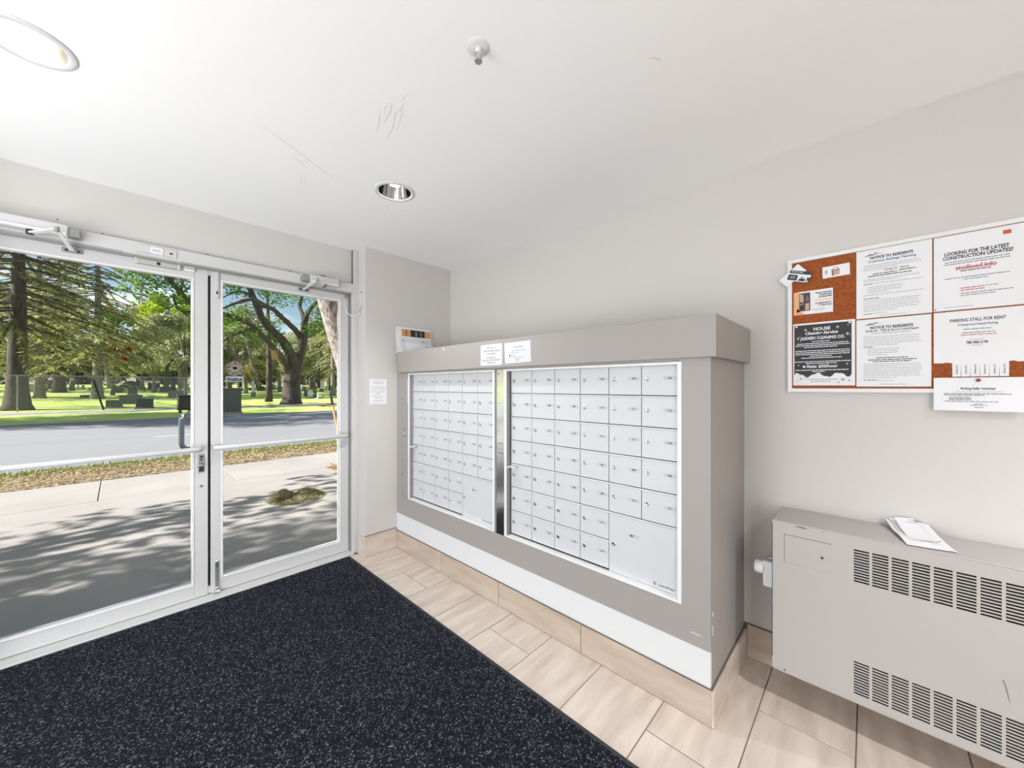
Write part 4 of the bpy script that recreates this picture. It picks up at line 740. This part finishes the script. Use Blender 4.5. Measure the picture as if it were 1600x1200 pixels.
# ------------------------------------------------------------------ trees
def gz(Y): return 0.0 if Y < 33 else (0.027*(Y-33) if Y < 95 else 1.674)
def trunk_mb(m, pts, rs, seg=10): m.tube(pts, rs, seg); return m
def conifer(h, r, z0, nb_, ns, seed, mfol, sprig=(0.17, 0.40)):
    """returns (foliage quads, bough bars): boughs droop from the trunk, sprigs hang along them"""
    g = np.random.default_rng(seed); Q = []; boughs = []
    for i in range(nb_):
        z = z0+(h-z0)*(i+g.uniform(0, 1))/nb_; a = g.uniform(0, 2*PI); f = (z-z0)/(h-z0); L = r*(1-f)**0.75*g.uniform(0.7, 1.1)+0.25
        dr = g.uniform(0.25, 0.5)*(1.1-0.6*f); dv = np.array([math.cos(a), math.sin(a)]); t_ = g.uniform(0.12, 1.0, ns)
        P = np.stack([dv[0]*L*t_, dv[1]*L*t_, z-dr*L*t_**1.4+0.12*L*np.maximum(0, t_-0.75)], 1)
        aa = a+g.normal(0, 0.65, ns); el = -g.uniform(0.15, 1.0, ns); d = np.stack([np.cos(aa)*np.cos(el), np.sin(aa)*np.cos(el), np.sin(el)], 1)
        s_ = np.cross(d, np.array([0, 0, 1.0])); s_ /= np.linalg.norm(s_, axis=1)[:, None]; s_ = s_*g.uniform(0.3, 1, ns)[:, None]+np.cross(s_, d)*g.uniform(-0.6, 0.6, ns)[:, None]
        LL = g.uniform(*sprig, ns)[:, None]*(0.6+0.4*(1-f)); W = LL*0.16
        Q.append(np.stack([P, P+d*LL*0.45+s_*W, P+d*LL, P+d*LL*0.5-s_*W], 1))
        boughs.append([(0, 0, z), (dv[0]*L*0.5, dv[1]*L*0.5, z-dr*L*0.38), (dv[0]*L*0.95, dv[1]*L*0.95, z-dr*L*0.93)])
    return np.concatenate(Q), boughs
def make_conifer(label, loc, h, r, z0, tr, nb_, ns, seed, mfol, group, bark=M_bark, lean=0.0):
    t = thing('conifer', label, 'tree', (loc[0], loc[1], gz(loc[1])), group); t['base'] = [0, 0, 0]
    Q, bo = conifer(h, r, z0, nb_, ns, seed, mfol)
    quads('foliage', Q, mfol, t)
    m = MB(); m.tube([(0, 0, -0.05), (0, 0, 0.3), (0, 0, 1.2), (0.05, 0, h*0.4), (0, 0.04, h*0.75), (0, 0, h*0.99)], [tr*1.9, tr*1.45, tr*1.15, tr*0.75, tr*0.42, 0.02], 14); m.build('trunk', bark, t, True)
    m = MB()
    for b_ in bo: m.tube(b_, [0.05, 0.03, 0.01], 4, False)
    m.build('boughs', bark, t); return t
ML_dark = leaf_mat('spruce_dark', [srgb(76, 82, 54), srgb(150, 150, 98), srgb(238, 230, 180), srgb(100, 106, 66)], 0.48)
ML_olive = leaf_mat('spruce_olive', [srgb(130, 132, 86), srgb(220, 213, 154), srgb(248, 242, 206), srgb(160, 160, 106)], 0.52)
ML_green = leaf_mat('leaf_green', [srgb(66, 100, 44), srgb(126, 158, 70), srgb(180, 196, 104), srgb(84, 120, 60)], 0.5)
ML_yel = leaf_mat('leaf_yellow_green', [srgb(130, 160, 40), srgb(196, 204, 70), srgb(222, 220, 96), srgb(150, 176, 52)], 0.55)
ML_grey = leaf_mat('leaf_grey_green', [srgb(130, 138, 104), srgb(196, 196, 150), srgb(228, 222, 190), srgb(150, 160, 116)], 0.52)
ML_or = leaf_mat('leaf_orange', [srgb(150, 82, 44), srgb(196, 120, 66), srgb(120, 70, 44)], 0.4)
GC = 'conifers of the cemetery'
def spot(px, Y): return (at(px, 604, Y).x, Y, 0)
A = make_conifer('big dark spruce with thick trunk at far left behind the wire fence', spot(27, 34.3), 17, 6.0, 4.5, 0.36, 160, 220, 21, ML_dark, GC)
Bc = make_conifer('tall olive spruce with grey trunk right of the leaning fence post', spot(152, 46), 19, 5.4, 3.4, 0.27, 160, 200, 22, ML_olive, GC, M_birch)
Cc = make_conifer('dark spruce between the big spruce and the tall olive one', spot(92, 60), 15, 4.6, 2.6, 0.36, 140, 150, 23, ML_dark, GC)
for loc, rz, sc, lb, src in ((spot(-45, 50), 1.0, 1.1, 'olive spruce at the left edge of the left door', Bc), (spot(222, 66), 2.0, 0.66, 'smaller olive spruce farther back under the open sky', Bc),
                             (spot(520, 44), 0.5, 0.8, 'olive spruce at the right door edge below the leaning trunk', Bc), (spot(560, 52), 3.0, 0.95, 'olive spruce partly hidden by the right door frame', Bc),
                             (spot(384, 52), 4.0, 0.62, 'olive spruce above the utility box', Bc), (spot(404, 62), 2.5, 0.8, 'dark spruce left of the thin trunk', Cc), (spot(486, 66), 5, 0.8, 'dark spruce right behind the forked trunk', Cc), (spot(62, 48), 2.2, 0.85, 'olive spruce close behind the big dark one', Bc)):
    copy_tree(src, (loc[0], loc[1], gz(loc[1])), rz, sc, lb)
for i, (x, y, src) in enumerate(((-34, 40, Cc), (-38, 49, Bc), (-30, 60, A), (-24, 72, Bc), (-12, 80, Cc), (-18, 67, Bc))): copy_tree(src, (x, y, gz(y)), i*1.7, 0.9+0.05*(i % 3), 'spruce left of the big dark one, %s along the fence' % ('first', 'second', 'third', 'fourth', 'fifth', 'sixth')[i])
def crown(centers, rad, n_, leaf, seed, flat=0.8):
    g = np.random.default_rng(seed); c = np.asarray(centers, dtype=float); k = g.integers(0, len(c), n_); v = g.normal(0, 1, (n_, 3)); v /= np.linalg.norm(v, axis=1)[:, None]
    R_ = rad[k] if hasattr(rad, '__len__') else rad
    P = c[k]+v*(np.asarray(R_)*g.uniform(0.3, 1, n_)**0.6)[:, None] if hasattr(rad, '__len__') else c[k]+v*(rad*g.uniform(0.2, 1, n_)**0.6)[:, None]
    P[:, 2] = c[k][:, 2]+(P[:, 2]-c[k][:, 2])*flat
    d = g.normal(0, 1, (n_, 3)); d[:, 2] *= 0.6; d /= np.linalg.norm(d, axis=1)[:, None]; s_ = np.cross(d, g.normal(0, 1, (n_, 3))); s_ /= np.linalg.norm(s_, axis=1)[:, None]; L = g.uniform(0.6, 1.2, n_)[:, None]*leaf
    return np.stack([P-d*L, P+s_*L*0.6, P+d*L, P-s_*L*0.6], 1)
def bushy(label, loc, h, r, z0, ncl, n_, leaf, seed, mfol, bark, tr, group, cat='tree'):
    t = thing('leafy_tree', label, cat, (loc[0], loc[1], gz(loc[1])), group); t['base'] = [0, 0, 0]; g = np.random.default_rng(seed)
    v = g.normal(0, 1, (ncl, 3)); v /= np.linalg.norm(v, axis=1)[:, None]; c = v*(g.uniform(0.35, 1, ncl)**0.5)[:, None]*np.array([r, r, (h-z0)/2])+np.array([0, 0, (h+z0)/2])
    quads('foliage', crown(c, r*0.28, n_, leaf, seed+1), mfol, t)
    m = MB(); m.tube([(0, 0, -0.05), (0.02, 0, 0.6), (0.1, 0, z0), (0, 0.1, (h+z0)/2), (0, 0, h*0.85)], [tr*1.3, tr, tr*0.8, tr*0.5, 0.04], 10)
    for q in c[::3]: m.tube([(0.08, 0, max(0.6*z0, q[2]-abs(q[0])-abs(q[1]))), tuple(q*np.array([0.6, 0.6, 1])-np.array([0, 0, 0.4])), tuple(q)], [tr*0.3, tr*0.18, 0.02], 5, False)
    m.build('trunk', bark, t, True); return t
GT = 'leafy trees of the cemetery'
b1 = bushy('bright yellow-green tree high at the left door, near the door meeting', spot(270, 62), 12.5, 3.2, 6.6, 22, 7000, 0.17, 31, ML_yel, M_bark, 0.25, GT)
b2 = bushy('grey-green tree with pale bark at the right edge of the left door', spot(288, 50), 8.2, 3.4, 2.4, 24, 9000, 0.15, 32, ML_grey, M_birch, 0.2, GT)
b3 = bushy('mid green tree far behind the wire fence under the open sky', spot(216, 74), 11.5, 5.0, 2.0, 34, 12000, 0.2, 33, ML_green, M_bark, 0.3, GT)
b4 = bushy('small orange autumn tree among the spruces', spot(176, 52), 5.2, 1.3, 2.6, 12, 2600, 0.13, 34, ML_or, M_bark, 0.14, GT)
for loc, rz, sc, lb, src in ((spot(20, 75), 1, 1.1, 'mid green tree at far left behind the spruces', b3), (spot(395, 85), 2, 1.0, 'mid green tree far back left of the thin trunk', b3), (spot(525, 82), 3, 1.3, 'mid green tree far back at the right edge', b3), (spot(355, 76), 4, 1.1, 'mid green tree far back above the utility box', b3),
                             (spot(358, 50), 1.3, 0.95, 'grey-green tree with pale trunk at left edge of the right door', b2), (spot(437, 56), 2.2, 1.0, 'grey-green tree just left of the forked trunk', b2), (spot(492, 50), 3.3, 0.9, 'grey-green tree right of the forked trunk', b2), (spot(240, 58), 0.4, 0.85, 'grey-green tree left of the pale curved sapling', b2), (spot(112, 66), 0.2, 1.1, 'grey-green tree behind the big dark spruce', b2),
                             (spot(360, 66), 5, 0.8, 'yellow-green tree at left edge of the right door', b1), (spot(515, 60), 2, 0.7, 'yellow-green tree at the right edge of the right door', b1)):
    copy_tree(src, (loc[0], loc[1], gz(loc[1])), rz, sc, lb)
# shrubs that close the view at the far end
b5 = bushy('far dark shrub at left end of the cemetery', (-30, 98, 0), 7.5, 6.0, 0.0, 30, 9000, 0.25, 36, leaf_mat('leaf_shrub', [srgb(52, 66, 50), srgb(96, 112, 82), srgb(140, 150, 110), srgb(70, 88, 70)], 0.4), M_bark, 0.2, 'far shrubs closing the cemetery')
for i in range(1, 12): copy_tree(b5, (-30+i*9, 98+(i*7) % 9, 1.67), i*1.3, 0.8+0.07*((i*5) % 6), 'far dark shrub along the end of the cemetery')
b5['label'] = 'far dark shrub along the end of the cemetery'
# the forked tree across the road
def limb(m, px, Y, r_, seg=8): m.tube([at(x, y, Y+dy) for x, y, dy in px], r_, seg)
fk = thing('forked_tree', 'big dark forked tree with spreading crooked limbs, right of the utility box', 'tree', (9.6, 33, 0)); fk['base'] = [0, 0, 0]; fk.location = (0, 0, 0)
m = MB(); m.tube([at(455, 634, 32), at(455.5, 625, 32), at(456, 600, 32), at(458, 580, 32), at(463, 560, 32)], [0.85, 0.66, 0.58, 0.56, 0.5], 16); m.build('trunk', M_bark, fk, True)
m = MB()
limb(m, [(463, 566, 0), (470, 548, -0.2), (475, 525, -0.3), (476, 505, -0.3), (480, 490, -0.5), (488, 478, -1), (499, 468, -2), (512, 462, -3)], 32, [0.42, 0.36, 0.31, 0.27, 0.19, 0.15, 0.10, 0.04])
limb(m, [(476, 510, 0), (474, 495, 0.5), (468, 480, 1), (472, 462, 1.5), (480, 446, 2), (478, 425, 2)], 32, [0.2, 0.17, 0.14, 0.12, 0.1, 0.06])
limb(m, [(461, 572, 0), (452, 549, -0.6), (440, 530, -1), (420, 512, -1.5), (408, 496, -1.8), (401, 476, -2), (394, 461, -2), (390, 448, -2.2), (386, 425, -2.5)], 32, [0.44, 0.34, 0.30, 0.27, 0.24, 0.22, 0.19, 0.16, 0.1])
limb(m, [(474, 533, 0), (462, 516, -0.6), (446, 501, -1.4), (428, 484, -2.2), (411, 475, -3), (397, 467, -3.6), (380, 470, -4.4), (362, 476, -5), (348, 482, -5.5)], 32, [0.24, 0.2, 0.17, 0.15, 0.13, 0.12, 0.10, 0.08, 0.05])
limb(m, [(452, 578, 0), (441, 560, -0.8), (421, 536, -1.6), (406, 521, -2.4), (391, 507, -3), (371, 497, -3.6), (347, 490, -4.2), (325, 484, -5), (302, 477, -5.4), (287, 463, -5.8), (271, 445, -6.2), (256, 428, -6.5), (246, 415, -6.6)], 32, [0.22, 0.2, 0.18, 0.17, 0.16, 0.15, 0.14, 0.13, 0.12, 0.11, 0.10, 0.08, 0.05])
limb(m, [(406, 519, -2.4), (386, 515, -3), (366, 523, -3.4), (350, 532, -3.8), (335, 545, -4)], 32, [0.11, 0.10, 0.09, 0.07, 0.04])
limb(m, [(312, 482, -5.2), (300, 488, -5.4), (288, 489, -5.5), (276, 480, -5.7), (270, 462, -5.9)], 32, [0.12, 0.10, 0.09, 0.07, 0.04])
limb(m, [(287, 463, -5.8), (283, 452, -5.8), (285, 442, -5.8), (293, 430, -5.8)], 32, [0.08, 0.07, 0.06, 0.03]); limb(m, [(271, 445, -6.2), (266, 430, -6), (262, 420, -6)], 32, [0.07, 0.05, 0.03])
limb(m, [(394, 461, -2), (375, 455, -2.5), (360, 458, -3), (347, 466, -3.5)], 32, [0.1, 0.08, 0.06, 0.03]); limb(m, [(428, 484, -2.2), (405, 478, -2.4), (388, 462, -2.6)], 32, [0.09, 0.07, 0.04])
m.build('limbs', M_bark, fk, True)
cl = [at(x, y, 32+dy) for x, y, dy in ((355, 450, -3), (365, 442, -3.4), (376, 447, -2), (392, 436, -2), (410, 452, -1), (425, 460, -1), (440, 470, 0), (420, 445, -2), (440, 448, 1), (455, 455, 2), (470, 465, 1), (352, 500, -4), (352, 512, -4), (372, 488, -4), (392, 520, -3), (425, 520, -1), (440, 545, -1), (466, 555, 0), (430, 500, 0), (500, 490, -2), (510, 505, -2), (520, 500, -2), (490, 515, -1), (505, 475, -2), (240, 420, -6), (252, 432, -6), (228, 428, -6), (275, 428, -6), (292, 440, -6), (262, 455, -6), (296, 460, -6), (214, 425, -5), (222, 455, -6), (285, 475, -5.5), (340, 430, -3), (320, 420, -4), (300, 410, -5), (400, 420, -1), (440, 425, 0), (480, 440, 0))]
quads('foliage', crown(np.array([tuple(p) for p in cl]), 0.95, 6500, 0.10, 44, 0.7), ML_green, fk)
# thin trunk left of it and pale saplings
t = thing('thin_tree', 'thin straight dark trunk just left of the forked tree', 'tree', (0, 0, 0)); m = MB(); m.tube([at(420, 628, 34), at(420.5, 610, 34), at(421, 575, 34), at(420, 540, 34), at(419, 500, 34), at(418, 470, 34), at(416, 440, 34)], [0.28, 0.23, 0.2, 0.17, 0.13, 0.1, 0.05], 10); m.build('trunk', M_bark, t, True)
m = MB(); limb(m, [(420, 560, 0), (398, 544, -0.5), (382, 550, -1), (370, 560, -1.4)], 34, [0.07, 0.05, 0.04, 0.02]); limb(m, [(420, 512, 0), (438, 498, 0.5), (452, 500, 1)], 34, [0.07, 0.05, 0.02]); m.build('branches', M_birch, t, True)
for i, (pts, lb) in enumerate((([(404, 604), (400, 585), (393, 568), (390, 550), (384, 530)], 'pale slanting sapling left of the thin dark trunk'), ([(173, 606), (169, 592), (166, 577), (165, 560)], 'pale slanting sapling behind the wire fence'), ([(282, 607), (282, 590), (280, 576), (288, 568), (300, 562)], 'pale curved sapling at right edge of the left door'), ([(260, 606), (259, 590), (262, 572), (270, 562)], 'dark small tree behind the right gravestones'), ([(498, 606), (498, 590), (497, 570)], 'slim tree far right of the forked trunk'), ([(375, 605), (372, 585), (369, 565), (372, 545)], 'dark slim tree above the utility box'))):
    t = thing('sapling', lb, 'tree', (0, 0, 0)); p0 = 45; m = MB(); m.tube([at(x, y, p0) for x, y in pts], [0.2-0.14*k/len(pts) for k in range(len(pts))], 8); m.build('trunk', M_birch if 'pale' in lb else M_bark, t, True)
# tree beside the paving: leaning trunk seen at right, crown above the view
nt_ = thing('leaning_tree', 'pale furrowed trunk leaning left beside the near curb at right', 'tree', (0, 0, 0))
m = MB(); pts = [(588, 700), (566, 620), (545, 556), (530, 508), (518, 468), (508, 430), (500, 390), (490, 330)]
m.tube([at(x, y, 9.1-0.1*i) for i, (x, y) in enumerate(pts)], [0.42, 0.36, 0.33, 0.31, 0.29, 0.28, 0.26, 0.22], 16); m.build('trunk', M_barkl, nt_, True)
c = RNG.uniform((-2.0, 4.6, 4.8), (9, 9.5, 9.0), (44, 3)); quads('foliage', crown(c, 1.1, 16000, 0.09, 52, 0.8), ML_green, nt_)
top = at(490, 330, 8.4); m = MB()
for q in c[::2]: m.tube([tuple(top), tuple((np.array(top)+q)/2+np.array([0, 0, 0.5])), tuple(q)], [0.1, 0.06, 0.02], 5, False)
m.build('branches', M_barkl, nt_)
# shade trees left of the door, out of view, whose crowns dapple the paving
ML_shade = leaf_mat('leaf_deep_green', [srgb(40, 66, 34), srgb(76, 104, 52), srgb(100, 124, 66)], 0.12)
def shade_tree(label, loc, cl_, rad, n_, leaf, seed):
    t = thing('shade_tree', label, 'tree', loc); t['base'] = [0, 0, 0]; t.location = loc
    c = np.array(cl_); quads('foliage', crown(c, rad, n_, leaf, seed, 0.8), ML_shade, t)
    m = MB(); m.tube([(0, 0, -0.05), (0, 0, 1), (0.1, 0.05, 3.0), (0.0, 0, 5)], [0.34, 0.26, 0.22, 0.14], 10)
    for q in c[::2]: m.tube([(0.05, 0, 2.8), tuple(q*np.array([0.5, 0.5, 0.8])), tuple(q)], [0.12, 0.07, 0.02], 5, False)
    m.build('trunk', M_bark, t, True); return t
g = np.random.default_rng(61)
shade_tree('street tree left of the entrance that shades the paving', (-6.6, 5.7, 0), g.uniform((-4.6, -1.6, 2.6), (4.0, 1.9, 7.4), (34, 3)), 0.62, 4400, 0.085, 62)
shade_tree('second street tree farther left along the facade', (-12.5, 7.4, 0), g.uniform((-3.6, -2.6, 4.2), (3.6, 2.2, 9.0), (28, 3)), 0.8, 3600, 0.09, 64)
shade_tree('boulevard tree left of view across the road', (-10.3, 27.6, 0), g.uniform((-4.2, -2.3, 4.2), (4.2, 2.3, 9.0), (34, 3)), 1.2, 10000, 0.13, 66)
shade_tree('tall boulevard tree left of view by the far curb', (-8.0, 24.3, 0), g.uniform((-5.0, -2.4, 8.2), (6.0, 2.0, 12.0), (40, 3)), 1.2, 12000, 0.13, 68)
shade_tree('second boulevard tree farther left across the road', (-17, 26.5, 0), g.uniform((-4.5, -2.0, 4.0), (4.5, 2.2, 11), (34, 3)), 1.3, 9000, 0.14, 70)

# ------------------------------------------------------------------ fence, stones, utility box, stake
fe = thing('wire_fence', 'chain-link wire fence along the far sidewalk', 'fence', (0, 32.2, 0)); fe['base'] = [0, 0, 0]; fe.location = (0, 0, 0)
FY = 32.2; FH = 1.93
MB().tube([(-14, FY, FH), (4.9, FY, FH)], 0.024, 8).build('top_rail', M_galv, fe)
for x in (-12.6, -9.6, -6.6, -3.6): MB().tube([(x, FY+0.03, -0.1), (x, FY+0.03, FH+0.02)], 0.03, 8).build('post', M_galv, fe)
MB().tube([at(162, 640.5, 31.9), at(152, 612, FY), at(146, 593, FY)], 0.045, 8).build('post', M_black, fe)
for px in (288,): MB().tube([at(px, 627, FY), at(px, 594, FY)], 0.03, 8).build('post', M_galv, fe)
V = []
for i in range(int(19/0.11)):
    x = -14+i*0.11
    for sg in (1, -1):
        xa, xb = (x, x+1.85) if sg > 0 else (x+1.85, x)
        if max(xa, xb) > 5: continue
        V.append([(xa-0.008, FY, 0.05), (xa+0.008, FY, 0.05), (xb+0.008, FY, FH), (xb-0.008, FY, FH)])
o = quads('wire_mesh', np.array(V), M_galv, fe); o['kind'] = 'stuff'
for px, yb, yt in ((372.5, 634, 600), (467, 627, 590)):
    p = at(px, yb, 33); MB_ = MB().tube([(p.x, 33, -0.02), (p.x, 33, FH)], 0.035, 8); single('fence_post', MB_, M_galv, 'thin grey fence post %s' % ('beside the utility box' if px < 400 else 'right of the forked trunk'), 'post', (p.x, 33, 0))
def grave(px0, px1, ytop, ybot, m_, label, shape='slab', group=None, depth=0.25):
    """stone standing on the lawn, its foot on the ray of ybot"""
    r_ = ray((px0+px1)/2, ybot); k_ = CAM_Z/-r_.z if r_.z < 0 else -1; Y = r_.y*k_
    if not 0 < Y < 33: k_ = (CAM_Z+0.027*33)/(0.027*r_.y-r_.z); Y = r_.y*k_
    a, b_, g0 = at(px0, ybot, Y), at(px1, ybot, Y), gz(Y); tp = at((px0+px1)/2, ytop, Y).z-g0
    x0, x1 = a.x, b_.x; cx_ = (x0+x1)/2; Y0 = Y; t = thing('gravestone', label, 'gravestone', (cx_, Y, g0), group); t['base'] = [cx_, Y, 0]
    if shape == 'slab': MB().box(x0, x1, Y, Y+depth, 0.06, tp, 0.03, 2).build('stone', m_, t); MB().box(x0-0.08, x1+0.08, Y-0.08, Y+depth+0.08, -0.02, 0.07, 0.01).build('plinth', M_stone, t)
    elif shape == 'round':
        w_ = (x1-x0)/2; pts = [(x0, Y, 0.08), (x1, Y, 0.08), (x1, Y, tp-w_*0.6)]+[(cx_+w_*math.cos(k*PI/8), Y, tp-w_*0.6+w_*0.6*math.sin(k*PI/8)) for k in range(1, 8)]+[(x0, Y, tp-w_*0.6)]
        MB().prism(pts, (0, depth, 0)).build('stone', m_, t); MB().box(x0-0.1, x1+0.1, Y-0.1, Y+depth+0.1, -0.02, 0.1, 0.02).build('plinth', M_stone, t)
    elif shape == 'obelisk':
        MB().box(x0, x1, Y, Y+(x1-x0), -0.02, tp*0.28, 0.02).build('plinth', M_stone, t); w_ = (x1-x0)*0.32
        m = MB(); m.tube([(cx_, Y+0.2, tp*0.28), (cx_, Y+0.2, tp*0.9), (cx_, Y+0.2, tp)], [w_*1.2, w_*0.9, 0.02], 4); m.build('shaft', m_, t)
    return t
for a in ((165, 192, 625, 637.5, M_granite, 'low wide dark gravestone, left one of the front row'), (186, 223, 617, 631.5, M_granite, 'widest dark gravestone, in the middle behind the front row'), (212, 240, 623, 638.5, M_granite, 'low dark gravestone, right one of the front row'),
          (200, 214.5, 602, 617, M_granite, 'upright dark gravestone standing above the widest one', 'round'), (176, 191, 603, 614, M_granite, 'dark square gravestone left of the upright one'), (192, 216, 595, 607, M_granite, 'large dark gravestone right behind the upright one', 'round'),
          (263, 286, 610.5, 621, M_stone, 'grey wide gravestone behind the dark bin'), (250, 267, 604, 613, M_granite, 'dark gravestone left of the grey wide one'), (231, 250, 598, 609, M_granite, 'dark gravestone in the shade, second left of the grey wide one'),
          (125, 141, 617, 622.5, M_granite, 'small flat dark marker alone on the lawn'), (42, 56, 600, 611, M_marble, 'white gravestone right of the big spruce trunk', 'round'), (53, 66, 602, 611, M_stone, 'grey gravestone next to the white one by the spruce', 'round'), (64, 104, 594, 607, M_stone, 'long grey family stone behind the wire fence'),
          (113, 118, 588, 601, M_marble, 'thin white obelisk behind the wire fence', 'obelisk'), (393, 400, 594, 620, M_marble, 'white obelisk on a dark base left of the thin trunk', 'obelisk'), (402, 414, 603, 611, M_granite, 'dark blue stone between obelisk and thin trunk', 'round'),
          (476, 481, 610, 620, M_granite, 'dark narrow stone at left of the white group', 'slab'), (482, 490, 611, 622, M_marble, 'white gravestone, left of the group at right door edge', 'round'), (491, 497, 616, 622, M_granite, 'dark low stone in the white group at right', 'slab'), (497, 502, 615.5, 623, M_marble, 'white small gravestone, right of the dark low one', 'round'),
          (353, 360, 596, 608, M_marble, 'white gravestone above the left of the utility box', 'slab'), (371, 379, 596, 609, M_marble, 'white gravestone above the right of the utility box', 'round'), (434, 440, 594, 606, M_marble, 'white tall gravestone left of the forked trunk', 'slab'), (500, 507, 593, 609, M_marble, 'white tall gravestone near the right door edge', 'slab')): grave(*a)
g = np.random.default_rng(71)
px_ = list(g.uniform(60, 300, 30))+list(g.uniform(345, 530, 34))
for i, x in enumerate(px_):
    yb = g.uniform(606.5, 612.5); wpx = g.uniform(2.2, 5.5); hpx = g.uniform(4, 9)
    grave(x, x+wpx, yb-hpx, yb, [M_marble, M_granite, M_stone][i % 3], ['small white gravestone far back among the trees', 'small dark gravestone far back among the trees', 'small grey gravestone far back among the trees'][i % 3], 'round' if i % 2 else 'slab', ['far white gravestones', 'far dark gravestones', 'far grey gravestones'][i % 3])
ub = thing('utility_box', 'dark green utility box across the road seen through the right door', 'utility box', (3.55, 22.2, 0))
MB().box(2.95, 4.16, 22.1, 22.9, 0.10, 1.22, 0.02, 2).build('cabinet', M_green, ub); MB().box(2.92, 4.19, 22.06, 22.94, 1.20, 1.26, 0.02).build('lid', M_green, ub); MB().box(2.9, 4.2, 22.05, 22.95, -0.02, 0.12, 0.01).build('base', M_conc, ub)
for x in (3.05, 3.62): MB().box(x, x+0.5, 22.085, 22.1, 0.18, 1.14, 0.006).build('door', M_green, ub)
bn = thing('litter_bin', 'dark brown rounded bin beyond the road beside the door pull', 'bin', (2.4, 25.4, 0)); M_bin = mat('brown_plastic', srgb(58, 52, 48), 0.6)
MB().box(2.10, 2.68, 25.15, 25.7, 0.2, 0.85, 0.06, 2).build('body', M_bin, bn); MB().box(2.06, 2.72, 25.1, 25.75, 0.83, 0.92, 0.03).build('lid', M_bin, bn); MB().box(2.08, 2.7, 25.12, 25.72, 0.14, 0.22, 0.03).build('rim', M_bin, bn)
for x in (2.2, 2.55): MB().tube([(x, 25.4, -0.05), (x, 25.4, 0.2)], 0.06, 10).build('foot', M_bin, bn)
stk = thing('wooden_stake', 'thin pale wooden stake with dark tip leaning at right door edge', 'stake', (4.0, 10.2, 0)); stk['base'] = [0, 0, 0]; stk.location = (0, 0, 0)
pa, pb, pc = at(530, 687, 10.25), at(519.5, 633, 10.1), at(517, 615, 10.05)
MB().obox(pa, pb, 0.05, 0.03).build('shaft', mat('pale_wood', srgb(206, 172, 120), 0.8), stk); MB().obox(pb, pc, 0.052, 0.032).build('tip', M_black, stk)
